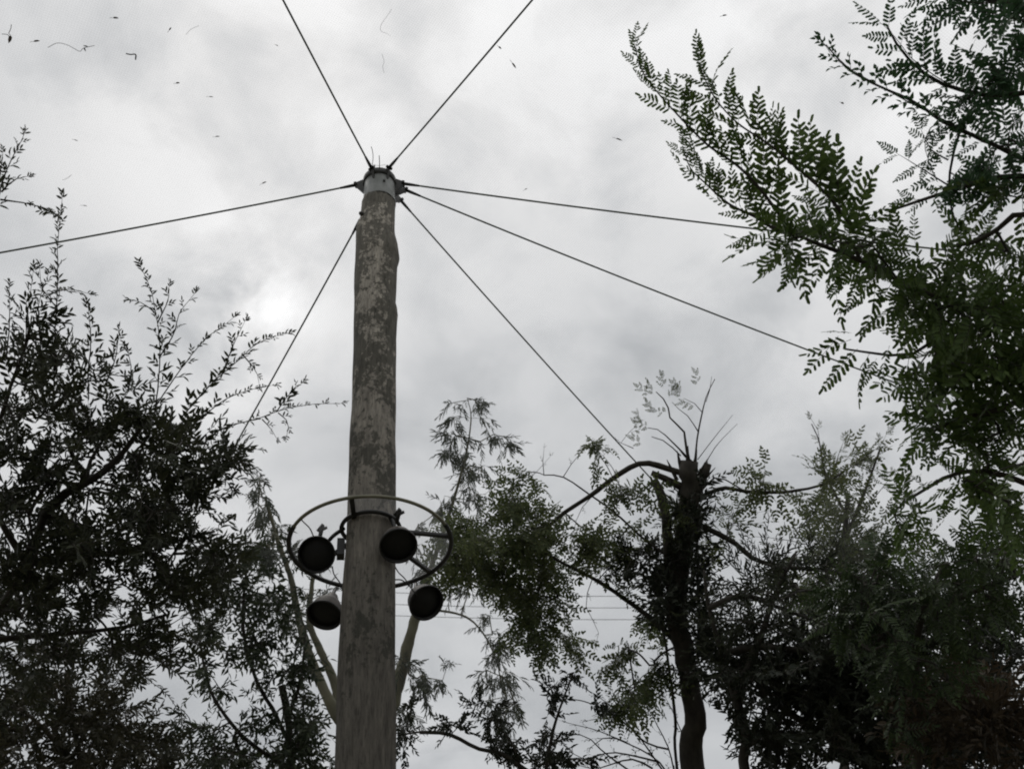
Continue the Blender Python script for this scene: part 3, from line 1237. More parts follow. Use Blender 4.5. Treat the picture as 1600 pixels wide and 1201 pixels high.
litter_twig(((597, 84), (600, 96), (598, 104), (600, 114)), .0009, 'faint thread on the net between the two upper cables, nearer the pole head')

# ------------------------------------------------------------------ light ring
RC = AXIS + SIDE * (np.interp(RING_Z, rz, rs) - AXIS @ SIDE) + UP * RING_Z
lp, rp, tp = PZ(449, 850, RING_Z), PZ(702, 856, RING_Z), PZ(600, 772, RING_Z)
# circle through three seen points
def circ(a, b, c):
    ax, ay, bx, by, cx, cy = a[0], a[1], b[0], b[1], c[0], c[1]
    dd = 2 * (ax * (by - cy) + bx * (cy - ay) + cx * (ay - by))
    ux = ((ax * ax + ay * ay) * (by - cy) + (bx * bx + by * by) * (cy - ay) + (cx * cx + cy * cy) * (ay - by)) / dd
    uy = ((ax * ax + ay * ay) * (cx - bx) + (bx * bx + by * by) * (ax - cx) + (cx * cx + cy * cy) * (bx - ax)) / dd
    return np.array([ux, uy, a[2]]), math.hypot(ax - ux, ay - uy)


best = None
target = [(449, 852), (702, 857), (575, 771), (500, 900), (650, 908), (470, 808), (688, 818)]
for dx in np.linspace(-.15, .15, 13):
    for dy in np.linspace(-.15, .15, 13):
        for dz in np.linspace(-.25, .3, 23):
            for rad in (.38, .40, .42, .44, .46, .48):
                c = RC + np.array([dx, dy, dz])
                e = 0
                for u, v in target:
                    q = PZ(u, v, c[2])
                    e += (math.hypot(q[0] - c[0], q[1] - c[1]) - rad) ** 2
                if best is None or e < best[0]:
                    best = (e, c, rad)
RCEN, RRAD = best[1], best[2]
print('ring', best, 'pole axis', RC)
ring = thing('lamp_ring', 'dark round metal hoop on spokes circling the timber pole', 'hoop', RCEN)


def arc(c, r, a0, a1, n=48):
    t = np.linspace(a0, a1, n)
    return np.stack([c[0] + r * np.cos(t), c[1] + r * np.sin(t), np.full(n, c[2])], axis=1)


def ang_at(u, v):
    q = PZ(u, v, RCEN[2])
    return math.atan2(q[1] - RCEN[1], q[0] - RCEN[0])


aL, aT, aR = ang_at(458, 822), ang_at(575, 771), ang_at(690, 820)
while aL > aT: aL -= 2 * math.pi
while aR < aT: aR += 2 * math.pi
mb = MB(); mb.tube(arc(RCEN, RRAD, aL, aR), .0098, 10); mb.build('hoop_front', 'hoop_lit', ring)  # lit front and dark back of one hoop, painted as two colours
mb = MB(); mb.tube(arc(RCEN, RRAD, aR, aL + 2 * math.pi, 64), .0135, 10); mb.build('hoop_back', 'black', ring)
PC = AXIS + SIDE * (np.interp(RCEN[2], rz, rs) - AXIS @ SIDE) + UP * RCEN[2]
PR = np.interp(RCEN[2], rz, rr_)
mb = MB(); mb.tube(arc(PC, PR + .022, 0, 2 * math.pi, 48), .012, 8); mb.build('collar', 'black', ring)
for (ou, ov) in ((549, 776), (700, 838), (668, 892), (489, 890)):
    a = ang_at(ou, ov)
    o_ = RCEN + RRAD * np.array([math.cos(a), math.sin(a), 0])
    i_ = PC + (PR + .02) * unit(o_ - PC)
    if (ou, ov) == (549, 776):
        q = PZ(568, 838, RCEN[2])
        i_ = PC + (PR + .02) * unit(q - PC)
    mb = MB(); mb.box((o_ + i_) / 2, (o_ - i_) / 2, unit(np.cross(o_ - i_, UP)) * .012, UP * .008)
    mb.build('spoke', 'black', ring, smooth=False)
mb = MB()
n = 48
vo, vi = arc(RCEN + UP * .004, RRAD - .006, 0, 2 * math.pi * (n - 1) / n, n), arc(PC + UP * .004, PR + .034, 0, 2 * math.pi * (n - 1) / n, n)
mb.add(np.vstack([vo, vi]), [(k, (k + 1) % n, n + (k + 1) % n, n + k) for k in range(n)])
gd = mb.build('clear_guard_disc', 'sheet', ring, smooth=False)
uvl = gd.data.uv_layers.new(name='UVMap')
vv = np.vstack([vo, vi])
li = np.zeros(len(gd.data.loops), np.int32)
gd.data.loops.foreach_get('vertex_index', li)
uvl.data.foreach_set('uv', vv[:, :2][li].ravel())

# ------------------------------------------------------------------ flood lamps
RG0 = np.linalg.norm(PC - EYE)


def lamp(u, v, w, rg, ax, arm, label, knob=True):
    ax = unit(ax)
    c = P(u, v, rg)                   # centre of the open front
    Rf = px_len(c, w) / 2
    root = thing('flood_lamp', label, 'lamp', c, 'round flood lamps fixed round the timber pole')
    mb = MB()
    prof = [(.012, -.165), (.030, -.160), (.036, -.120), (.060, -.100), (Rf * .86, -.062), (Rf * .97, -.012), (Rf * 1.0, .006), (Rf * .97, .006)]
    mb.lathe(prof, c, ax, 32)
    mb.build('housing', 'bowl', root)
    mb = MB()
    mb.lathe([(Rf * .985, -.006), (Rf * 1.035, -.004), (Rf * 1.035, .008), (Rf * .96, .010), (Rf * .93, -.02), (Rf * .92, -.03)], c, ax, 32)
    mb.build('rim', 'black', root)
    mb = MB()
    mb.lathe([(Rf * .92, -.02), (Rf * .6, -.008), (Rf * .3, -.002), (.001, 0.0)], c, ax, 32)
    mb.build('lens', 'glass', root)
    # yoke arm back to the collar
    back = c - ax * .14
    mid = (back + arm) / 2 + UP * .02
    mb = MB()
    mb.tube(smooth_line([back, mid, arm], 5), .011, 8)
    mb.build('arm', 'black', root)
    if knob:
        mb = MB()
        kd = unit(CR * .5 + CU * .6)
        kb = c - ax * .10 + CU * Rf * .75
        mb.tube([kb, kb + CU * .05 + CR * .01, kb + CU * .06 + CR * .04], [.010, .014, .008], 7)
        mb.tube([kb + CU * .04 - CR * .012, kb + CU * .075 + CR * .02], [.009, .012], 6)
        mb.build('bracket_knob', 'black', root)
    return c, Rf


tcam = toward_cam(PC)
cU, _ = lamp(622.5, 852, 58, RG0 - .30, tcam * .72 + DOWN * .62 + CR * .10, PC + (PR + .01) * unit(SIDE * .7 - HD * .7), 'flood lamp in front of the pole on its right, upper right of the four')
cL, _ = lamp(494.5, 866, 57, RG0 + .02, tcam * .95 + DOWN * .15 - CR * .12, PC - SIDE * (PR + .01), 'flood lamp inside the hoop left of the pole, upper left of the four')
lamp(507, 960, 55, RG0 + .14, tcam * .50 + DOWN * .75 - CR * .25, PZ(527, 919, RCEN[2]), 'flood lamp half hidden behind the left side of the pole, below the hoop', knob=False)
lamp(666, 941, 56, RG0 + .10, tcam * .72 + DOWN * .40 + CR * .42, PZ(650, 911, RCEN[2]), 'flood lamp below the hoop right of the pole, lower right of the four', knob=False)
for line, rg in ((((519, 884), (522, 897), (531, 910), (536, 925)), RG0), (((614, 878), (622, 893), (632, 903), (642, 918), (652, 930)), RG0 + .05),
                 (((616, 905), (628, 906), (640, 916)), RG0 + .05), (((468, 808), (474, 815), (484, 825), (490, 838)), RG0 + .02)):
    mb = MB()
    mb.tube(smooth_line(px(line, rg), 5), .0035, 6)
    mb.build('supply_wire', 'black', ring)
mb = MB(); mb.box(PC - SIDE * (PR + .02) - UP * .13, SIDE * .02, HD * .03, UP * .05); mb.build('junction_box', 'black', ring, smooth=False)


def inside_net(p):
    q = BV.ray_cast(Vector(p), Vector((0, 0, 1)))
    return q[0] is not None


def outside_net(p):
    return math.hypot(p[0] - AXIS[0], p[1] - AXIS[1]) > NETR + .35


def gp(u, v, r):
    """ground point straight below a pixel"""
    p = P(u, v, r)
    return np.array([p[0], p[1], 0.0])
# ------------------------------------------------------------------ plants: left tree
ta, fa = plant('broadleaf_tree', 'dark dense small-leaved tree filling the left side, long thin shoots above it', 'tree', gp(-60, 1150, 6.9),
    [([(-50, 1150, 6.8), (-20, 1000, 6.6), (40, 880, 6.4), (70, 805, 6.3)], .032, .022),
     ([(70, 805, 6.3), (98, 773, 6.25), (130, 757, 6.2), (162, 736, 6.2), (195, 702, 6.2), (232, 650, 6.1)], .030, .011),
     ([(128, 757, 6.2), (133, 738, 6.2), (112, 712, 6.15), (106, 680, 6.1)], .018, .009),
     ([(136, 752, 6.2), (140, 722, 6.3), (165, 680, 6.3)], .015, .008),
     ([(40, 880, 6.4), (-20, 760, 6.3), (5, 640, 6.2), (40, 540, 6.1)], .020, .008),
     ([(40, 880, 6.4), (140, 868, 6.5), (250, 850, 6.6), (335, 830, 6.7)], .022, .008),
     ([(-20, 1000, 6.6), (90, 990, 6.7), (190, 980, 6.8), (260, 960, 6.8)], .02, .008)],
    [(50, 690, 80, 60, 70, 6.2, .35), (30, 625, 60, 35, 30, 6.1, .3), (160, 640, 70, 45, 60, 6.2, .35), (240, 690, 75, 45, 70, 6.2, .35),
     (120, 590, 60, 35, 30, 6.1, .3), (290, 700, 50, 50, 40, 6.3, .3), (330, 740, 40, 40, 26, 6.3, .3),
     (30, 570, 40, 25, 10, 6.0, .25), (25, 500, 30, 30, 4, 5.9, .25), (70, 790, 90, 40, 45, 6.4, .4), (180, 800, 90, 50, 80, 6.4, .4),
     (290, 810, 70, 50, 70, 6.5, .4), (70, 880, 100, 60, 110, 6.6, .4), (200, 890, 90, 60, 100, 6.6, .4), (300, 890, 60, 50, 60, 6.7, .4),
     (60, 980, 90, 60, 80, 6.8, .4), (180, 990, 80, 50, 55, 6.8, .4), (260, 960, 50, 40, 30, 6.8, .4), (30, 1060, 60, 50, 40, 6.9, .4),
     (200, 1040, 60, 30, 20, 6.9, .4), (340, 850, 35, 35, 18, 6.7, .3), (270, 1010, 40, 14, 8, 6.9, .3), (20, 850, 60, 60, 50, 5.9, .2), (20, 940, 60, 50, 40, 6.0, .2), (40, 740, 60, 40, 26, 5.9, .2)],
    'oblong', 'twig', pref=(0, 0, .5), prefw=.25, per=2, dens=.68, limit=inside_net, wob=.04, branch_name='limb')
for ln, sc, sp in (
    ([(84, 605, 6.1), (86, 520, 6.0), (90, 440, 5.9), (90, 380, 5.9), (97, 312, 5.8)], .55, .055),
    ([(89, 455, 5.9), (110, 452), (136, 458)], .55, .06), ([(88, 480, 5.9), (66, 450), (62, 420)], .5, .06), ([(92, 338, 5.8), (75, 330), (56, 322)], .45, .05),
    ([(240, 655, 6.1), (247, 600), (250, 545), (245, 500), (236, 455), (221, 418)], .55, .05),
    ([(248, 560, 6.1), (272, 520), (280, 490), (303, 460)], .5, .055), ([(244, 490, 6.1), (225, 475), (205, 468)], .45, .055), ([(246, 505, 6.1), (262, 470), (264, 448)], .45, .055),
    ([(240, 640, 6.1), (280, 580), (320, 530), (345, 512), (364, 497)], .5, .06),
    ([(285, 650, 6.2), (330, 600), (370, 565), (405, 535), (445, 522)], .6, .05), ([(345, 590, 6.2), (362, 545), (382, 503)], .5, .055),
    ([(380, 555, 6.2), (400, 580), (405, 600)], .4, .06), ([(300, 665, 6.2), (350, 625), (395, 608), (425, 602)], .5, .06),
    ([(315, 695, 6.2), (350, 668), (400, 655), (440, 640), (485, 632), (532, 630)], .45, .06), ([(432, 643, 6.2), (450, 618), (470, 600)], .55, .05),
    ([(435, 645, 6.2), (450, 660), (448, 680)], .4, .06), ([(410, 655, 6.2), (425, 672), (432, 684)], .35, .06),
    ([(138, 580, 6.1), (142, 530), (138, 482)], .6, .045), ([(165, 600, 6.1), (180, 560), (186, 520)], .6, .045), ([(115, 590, 6.1), (108, 555), (95, 532)], .5, .05),
    ([(200, 610, 6.1), (205, 575), (198, 545)], .5, .05),
    ([(38, 580, 6.0), (42, 500), (52, 425)], .6, .045), ([(10, 560, 6.0), (15, 500), (14, 452)], .55, .045), ([(65, 560, 6.0), (60, 480), (75, 430)], .5, .05),
    ([(325, 720, 6.3), (360, 700), (402, 702)], .55, .055), ([(335, 730, 6.3), (370, 722), (395, 728), (412, 748)], .5, .06), ([(340, 780, 6.4), (365, 765), (392, 780)], .5, .06),
    ([(200, 1030, 6.9), (230, 1060), (262, 1085), (290, 1130)], .5, .07), ([(215, 1010, 6.9), (250, 1030), (275, 1050)], .55, .06),
    ([(-12, 345, 4.9), (2, 290, 4.9), (18, 250, 4.9), (37, 212, 4.9)], .40, .035), ([(2, 300, 4.9), (20, 282), (42, 276)], .35, .04), ([(-6, 300, 4.9), (2, 260), (4, 240)], .35, .04),
    ([(0, 312, 4.9), (30, 314), (55, 325), (72, 326)], .30, .09)):
    leafy_shoot(ta, fa, ln, 6.1 if ln[0][2] > 5.5 else 4.9, 'shoot_leaf', sp * .85, sc * 1.9, 46, r0=.0045, name='shoot', tc=.5)
fa.flush()

# ------------------------------------------------------------------ lower left plants
tk, fk = plant('understory_shrub', 'brownish green shrub in the bottom left corner under the dark tree', 'shrub', gp(120, 1300, 8.8),
    [([(120, 1260, 8.7), (125, 1190, 8.7), (112, 1120, 8.6), (104, 1050, 8.6)], .045, .02), ([(118, 1150, 8.6), (160, 1110, 8.6), (205, 1150, 8.6), (225, 1190, 8.6)], .02, .012),
     ([(125, 1200, 8.7), (60, 1130, 8.6), (10, 1090, 8.6)], .025, .01)],
    [(60, 1130, 90, 60, 80, 8.6, .4), (150, 1150, 80, 50, 60, 8.6, .4), (30, 1190, 80, 40, 50, 8.7, .4), (200, 1185, 60, 25, 26, 8.7, .4), (110, 1060, 90, 40, 30, 8.6, .4), (240, 1200, 50, 14, 10, 8.6, .3),
     (190, 1080, 40, 30, 12, 8.5, .3)],
    'oblong_k', 'bark_grey', pref=(0, 0, .4), prefw=.25, per=2, dens=1.2, limit=inside_net)
fk.flush(200)
tn, fn = plant('drooping_tree', 'thin-trunked drooping tree between the left tree and the timber pole', 'tree', gp(455, 1300, 9.4),
    [([(455, 1250, 9.4), (453, 1180, 9.4), (450, 1120, 9.4), (440, 1070, 9.4)], .065, .03), ([(452, 1160, 9.4), (436, 1128, 9.4), (425, 1105, 9.4), (400, 1060, 9.4), (380, 980, 9.4), (385, 890, 9.4)], .02, .012),
     ([(450, 1120, 9.4), (470, 1060, 9.4), (478, 980, 9.4)], .02, .01), ([(452, 1200, 9.4), (380, 1150, 9.4), (330, 1080, 9.4), (310, 990, 9.4)], .02, .01)],
    [(370, 880, 50, 35, 28, 9.4, .3), (400, 930, 55, 40, 34, 9.4, .3), (340, 950, 50, 40, 24, 9.4, .3), (410, 990, 60, 35, 34, 9.4, .3), (330, 1010, 35, 35, 12, 9.4, .3),
     (440, 1040, 50, 35, 26, 9.4, .3), (320, 1060, 30, 35, 14, 9.4, .3), (300, 1130, 35, 40, 14, 9.3, .3), (370, 1140, 50, 40, 30, 9.3, .3), (450, 1130, 50, 45, 30, 9.3, .3),
     (490, 1100, 28, 45, 18, 9.4, .3), (330, 1180, 60, 22, 22, 9.3, .3), (430, 1185, 70, 20, 28, 9.3, .3), (505, 1180, 20, 20, 8, 9.3, .2), (460, 900, 25, 50, 10, 9.4, .3)],
    'gum_small', 'bark_dark', pref=(0, 0, -1), prefw=.25, per=2, dens=1.15)
fn.flush(240)

# ------------------------------------------------------------------ gum tree behind the pole
tb, fb = plant('gum_tree', 'tall gum tree behind the timber pole with forked pale smooth limbs', 'tree', gp(575, 1260, 16.3),
    [([(575, 1230, 16.3), (572, 1190, 16.3), (568, 1160, 16.3)], .2, .15),
     ([(568, 1165, 16.3), (535, 1130, 16.3), (510, 1085, 16.2), (488, 1035, 16.2), (468, 970, 16.1), (455, 905, 16.1), (436, 850, 16.1), (415, 780, 16)], .10, .02),
     ([(535, 1130, 16.3), (522, 1065, 16.4), (500, 1015, 16.4), (483, 965, 16.4), (492, 880, 16.5)], .08, .03),
     ([(572, 1175, 16.3), (605, 1120, 16.3), (627, 1050, 16.3), (642, 990, 16.3), (655, 950, 16.3), (668, 900, 16.3)], .13, .06),
     ([(668, 900, 16.3), (690, 840, 16.3), (712, 770, 16.2), (730, 700, 16.2), (736, 650, 16.2), (730, 622, 16.2)], .04, .006),
     ([(655, 950, 16.3), (720, 960, 16.3), (752, 985, 16.3), (775, 1030, 16.2), (785, 1080, 16.2)], .022, .008)],
    [(408, 775, 16, 32, 15, 16, .5), (415, 830, 20, 35, 15, 16, .5), (400, 870, 35, 25, 8, 16, .5), (440, 880, 30, 25, 8, 16, .5), (480, 860, 22, 30, 5, 16, .5), (470, 950, 30, 40, 7, 16, .5),
     (735, 640, 30, 22, 9, 16.2, .4), (705, 690, 26, 24, 11, 16.2, .4), (768, 685, 26, 14, 8, 16.2, .4), (735, 745, 24, 36, 18, 16.2, .4), (780, 770, 20, 22, 5, 16.2, .4), (690, 785, 30, 22, 8, 16.2, .4),
     (670, 830, 45, 40, 16, 16.2, .5), (720, 850, 40, 40, 16, 16.2, .5), (690, 900, 40, 40, 11, 16.2, .5), (740, 930, 40, 30, 10, 16.2, .5), (640, 1050, 18, 40, 8, 16.2, .3), (660, 1060, 25, 30, 7, 16.2, .3), (695, 1050, 12, 22, 3, 16.2, .3),
     (770, 990, 30, 35, 12, 16.2, .5), (790, 1050, 35, 35, 12, 16.2, .5), (800, 1100, 40, 30, 12, 16.2, .5), (640, 1110, 20, 25, 5, 16.2, .3), (500, 950, 22, 30, 4, 16.2, .3)],
    'gum', 'bark_pale', pref=(0, 0, -1), prefw=.55, per=2, tipr=.004, step=.4, dens=1.9, scale=.8)
fb.flush(280)

# ------------------------------------------------------------------ pollarded tree
RD = 8.4
L_ = lambda *q: [(a, b, RD) for a, b in q]
td, fd = plant('pollarded_tree', 'pollarded tree right of centre, cut stubs on top, one long limb bent left', 'tree', gp(1088, 1260, RD),
    [(L_((1088, 1230), (1084, 1120), (1072, 1040), (1058, 960), (1060, 900), (1070, 840), (1076, 780), (1078, 722)), .12, .072),
     (L_((1052, 930), (1046, 880), (1042, 820), (1034, 775), (1022, 750)), .05, .034),
     (L_((1074, 742), (1042, 731), (1003, 723), (965, 742), (925, 772), (880, 802), (850, 828), (815, 850), (780, 870)), .028, .011),
     (L_((1078, 800), (1090, 765), (1106, 724)), .05, .034), (L_((1072, 765), (1045, 750), (1018, 738)), .035, .022),
     (L_((1080, 790), (1105, 772), (1130, 762), (1170, 768), (1230, 768), (1285, 757), (1320, 735)), .020, .008),
     (L_((1092, 772), (1120, 745), (1165, 768)), .008, .005),
     (L_((1078, 815), (1110, 828), (1150, 850), (1180, 874), (1230, 886), (1300, 893), (1370, 915)), .026, .012),
     (L_((1080, 1035), (1040, 985), (990, 945), (930, 905), (880, 880), (850, 862)), .026, .011),
     (L_((1060, 880), (1010, 845), (960, 800), (925, 775), (880, 745), (850, 742)), .012, .005),
     (L_((1078, 722), (1072, 700), (1068, 672), (1048, 655), (1042, 630), (1025, 612)), .012, .004),
     (L_((1072, 712), (1050, 690), (1030, 672), (1012, 668)), .008, .003),
     (L_((1064, 712), (1040, 690), (1018, 682)), .006, .003),
     (L_((1086, 718), (1090, 680), (1096, 650), (1104, 618), (1117, 592)), .009, .003),
     (L_((1092, 676), (1075, 650), (1062, 640), (1050, 628)), .005, .002), (L_((1098, 645), (1085, 630), (1068, 622)), .004, .002),
     (L_((1090, 718), (1115, 685), (1145, 648)), .004, .0015), (L_((1100, 728), (1120, 695), (1152, 662)), .004, .0015), (L_((1103, 628), (1110, 605), (1112, 588)), .003, .0015),
     (L_((1082, 722), (1062, 704), (1060, 700)), .012, .006)],
    [(800, 820, 70, 34, 16, 8.4, .3), (745, 850, 60, 40, 15, 8.4, .3), (840, 850, 30, 30, 8, 8.4, .3), (800, 890, 50, 30, 15, 8.5, .3), (850, 930, 38, 40, 13, 8.5, .3), (800, 950, 45, 30, 11, 8.5, .3),
     (850, 985, 35, 28, 11, 8.5, .3), (720, 880, 30, 35, 8, 8.4, .3), (790, 770, 30, 18, 4, 8.4, .25), (845, 740, 25, 18, 3, 8.4, .25), (820, 790, 50, 15, 5, 8.4, .2),
     (935, 700, 30, 14, 3, 8.4, .2), (915, 830, 30, 35, 6, 8.5, .3), (960, 860, 40, 40, 8, 8.5, .3), (990, 790, 40, 25, 4, 8.4, .2), (1050, 770, 20, 20, 2, 8.4, .2),
     (940, 900, 30, 20, 4, 8.5, .2), (1000, 990, 35, 35, 9, 8.5, .3), (1000, 1050, 35, 30, 10, 8.5, .3), (990, 1100, 30, 18, 4, 8.5, .3), (960, 1050, 14, 14, 1, 8.5, .2),
     (1150, 810, 25, 22, 3, 8.4, .2), (1110, 850, 22, 30, 3, 8.4, .2), (1205, 755, 40, 14, 4, 8.4, .2), (1270, 750, 25, 14, 3, 8.4, .2), (1180, 900, 40, 20, 4, 8.4, .2)],
    'olive', 'bark_dark', pref=(0, 0, -.6), prefw=.45, per=3, limit=inside_net, scale=.95, dens=1.15)
for (u, v) in ((1022, 612), (1035, 608), (1048, 622), (1012, 625), (1065, 622), (1015, 640), (1040, 640), (1005, 665), (1008, 688), (1012, 668), (1085, 612), (1000, 682), (1060, 610), (1085, 632)):
    p = P(u + rng.normal() * 4, v + rng.normal() * 4, RD)
    fd.add('olive', p, CU * .7 - CR * .4 + rnd3(.4), toward_cam(p) + rnd3(.6), .42)
for ln in ([(925, 905), (915, 945), (935, 985), (930, 1010)], [(880, 745), (900, 715), (925, 690)], [(850, 742), (848, 720), (850, 700)], [(925, 775), (905, 800), (895, 835)], [(965, 745), (950, 720), (930, 700)],
           [(1300, 893), (1260, 850), (1220, 800), (1185, 800)], [(1290, 860), (1240, 845), (1180, 838), (1160, 845)], [(1150, 850), (1130, 835), (1100, 800)], [(780, 780), (830, 745), (860, 712)], [(990, 700), (970, 690), (1000, 660)]):
    leafy_shoot(td, fd, ln, RD, 'shoot_bare', .10, .9, 55, r0=.004, name='bare_twig', taper=.5)
# splintered top of the cut stem
for (u, v, du, dv, r_) in ((1066, 730, -8, -26, .020), (1074, 730, 1, -34, .022), (1083, 730, 6, -28, .020), (1058, 742, -16, -24, .018), (1088, 740, 18, -24, .018), (1070, 760, -24, -14, .016), (1092, 750, 26, -20, .014), (1078, 726, -3, -24, .018), (1062, 790, -20, -18, .012), (1088, 810, 18, -16, .012), (1016, 760, -14, -6, .012), (1100, 728, 6, -8, .014), (1024, 752, -8, -8, .014)):
    mb = MB(); a = P(u, v + 8, RD); b_ = P(u + du, v + dv, RD - .03)
    mb.tube([a, a * .5 + b_ * .5, b_], [r_, r_ * .8, r_ * .15], 5); mb.build('splinter', 'bark_dark', td, smooth=False)
fd.flush()

tcl, fcl = plant('climbing_plant', 'dark leafy climber clinging round the trunk of the pollarded tree', 'climber', gp(1060, 1280, RD - .2),
    [(L_((1062, 1230), (1055, 1120), (1042, 1020), (1030, 940), (1035, 880)), .02, .01), (L_((1096, 1000), (1090, 900), (1088, 830), (1092, 790)), .014, .006)],
    [(1045, 880, 30, 35, 26, 8.2, .15), (1020, 880, 40, 30, 18, 8.3, .2), (1060, 940, 30, 40, 30, 8.2, .15), (1000, 920, 25, 30, 12, 8.3, .2), (1085, 850, 14, 40, 12, 8.2, .12), (1100, 960, 30, 40, 18, 8.2, .2),
     (1062, 810, 16, 40, 8, 8.2, .1), (1100, 790, 15, 30, 5, 8.3, .1), (1120, 890, 30, 30, 10, 8.3, .2), (1095, 1040, 30, 40, 16, 8.2, .2), (985, 880, 25, 30, 5, 8.4, .2)],
    'climber', 'twig', pref=(0, 0, .1), per=2, dens=1.2)
fcl.flush(200)


te, fe = plant('leaning_tree', 'thick dark trunk leaning left at the bottom right of the pollarded tree', 'tree', gp(1165, 1290, 7.6),
    [([(1170, 1240, 7.6), (1168, 1160, 7.6), (1150, 1090, 7.6), (1128, 1020, 7.6), (1108, 950, 7.6), (1100, 890, 7.6)], .15, .008),
     ([(1150, 1090, 7.6), (1190, 990, 7.5), (1210, 930, 7.5), (1235, 880, 7.5), (1245, 860, 7.5)], .035, .008), ([(1128, 1020, 7.6), (1200, 1010, 7.5), (1300, 1020, 7.4), (1400, 1010, 7.4)], .03, .008),
     ([(1108, 950, 7.6), (1160, 930, 7.5), (1220, 950, 7.5), (1300, 980, 7.4)], .025, .008)],
    [(1180, 900, 50, 25, 7, 7.5, .3), (1240, 880, 30, 20, 6, 7.5, .3), (1210, 930, 60, 25, 12, 7.5, .3), (1280, 930, 40, 30, 10, 7.5, .3), (1170, 970, 50, 25, 10, 7.5, .3), (1250, 985, 70, 30, 17, 7.5, .3), (1180, 1030, 60, 30, 14, 7.5, .3)],
    'arch', 'bark_dark', pref=(0, 0, .3), prefw=.35, per=2, limit=inside_net, tipr=.004, dens=1.3, scale=.8)
fe.flush()

# ------------------------------------------------------------------ lower right masses
ts, fs_ = plant('dark_shrub', 'broad near-black shrub mass filling the bottom right of the frame', 'shrub', gp(1380, 1330, 7.8),
    [([(1380, 1270, 7.8), (1370, 1180, 7.8), (1350, 1090, 7.7), (1330, 1010, 7.7)], .07, .03), ([(1370, 1180, 7.8), (1480, 1110, 7.7), (1560, 1060, 7.6)], .04, .02),
     ([(1370, 1200, 7.8), (1260, 1130, 7.8), (1180, 1080, 7.8)], .04, .015), ([(1350, 1090, 7.7), (1430, 1020, 7.6), (1500, 960, 7.6)], .03, .012)],
    [(1230, 1060, 90, 40, 80, 7.8, .4), (1330, 1060, 90, 50, 110, 7.8, .4), (1450, 1060, 100, 60, 140, 7.8, .4), (1560, 1060, 60, 70, 70, 7.8, .4), (1270, 1130, 90, 50, 90, 7.8, .4), (1210, 1170, 50, 30, 22, 7.8, .4),
     (1390, 1140, 100, 50, 120, 7.8, .4), (1520, 1150, 90, 50, 100, 7.8, .4), (1180, 1090, 50, 40, 26, 7.8, .4), (1330, 1190, 120, 20, 50, 7.8, .4), (1480, 970, 90, 50, 70, 7.8, .4), (1380, 980, 60, 50, 50, 7.8, .4),
     (1150, 1010, 40, 30, 14, 7.8, .3), (1130, 1080, 30, 40, 10, 7.8, .3), (1560, 980, 40, 30, 10, 7.8, .4), (1290, 1000, 60, 40, 26, 7.8, .4)],
    'round', 'bark_dark', pref=(0, 0, .2), per=2, limit=inside_net, dens=1.2)
fs_.flush()
tm, fm = plant('lower_feathery_tree', 'green feather-leaved tree in the lower right in front of the black shrub', 'tree', gp(1450, 1330, 6.0),
    [([(1450, 1260, 6.0), (1440, 1150, 6.0), (1430, 1050, 5.9), (1440, 960, 5.8), (1480, 880, 5.7)], .05, .018), ([(1430, 1050, 5.9), (1370, 980, 5.8), (1350, 900, 5.8)], .025, .01), ([(1440, 960, 5.8), (1530, 920, 5.7), (1590, 900, 5.6)], .02, .01)],
    [(1545, 868, 30, 16, 12, 5.7, .2), (1565, 885, 35, 30, 20, 5.6, .25), (1510, 910, 60, 35, 34, 5.7, .25), (1350, 880, 35, 30, 16, 5.8, .2), (1390, 920, 50, 30, 26, 5.8, .25), (1330, 950, 45, 35, 22, 5.8, .25),
     (1440, 960, 60, 40, 34, 5.8, .25), (1560, 960, 30, 40, 12, 5.7, .25), (1370, 1010, 50, 35, 20, 5.8, .25), (1430, 1060, 60, 50, 22, 5.9, .25), (1400, 1130, 40, 40, 12, 6, .25), (1310, 920, 20, 30, 6, 5.8, .2)],
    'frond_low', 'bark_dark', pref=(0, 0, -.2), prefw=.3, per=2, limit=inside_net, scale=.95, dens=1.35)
fm.flush()
tj, fj = plant('dry_shrub', 'grey-brown half-dead shrub in the bottom right corner', 'shrub', gp(1560, 1330, 6.3),
    [([(1560, 1270, 6.3), (1550, 1190, 6.3), (1520, 1110, 6.2), (1500, 1050, 6.2)], .03, .01), ([(1550, 1190, 6.3), (1600, 1080, 6.2), (1620, 1030, 6.2)], .02, .01), ([(1540, 1150, 6.3), (1470, 1110, 6.2), (1430, 1080, 6.2)], .015, .006)],
    [(1540, 1080, 60, 35, 20, 6.2, .25), (1500, 1140, 60, 40, 18, 6.2, .25), (1580, 1150, 40, 40, 14, 6.2, .25), (1440, 1120, 50, 40, 8, 6.2, .25), (1470, 1180, 60, 20, 10, 6.2, .25)],
    'dry', 'bark_grey', pref=(0, 0, .3), per=2, dens=2, limit=inside_net, scale=.85)
fj.flush()
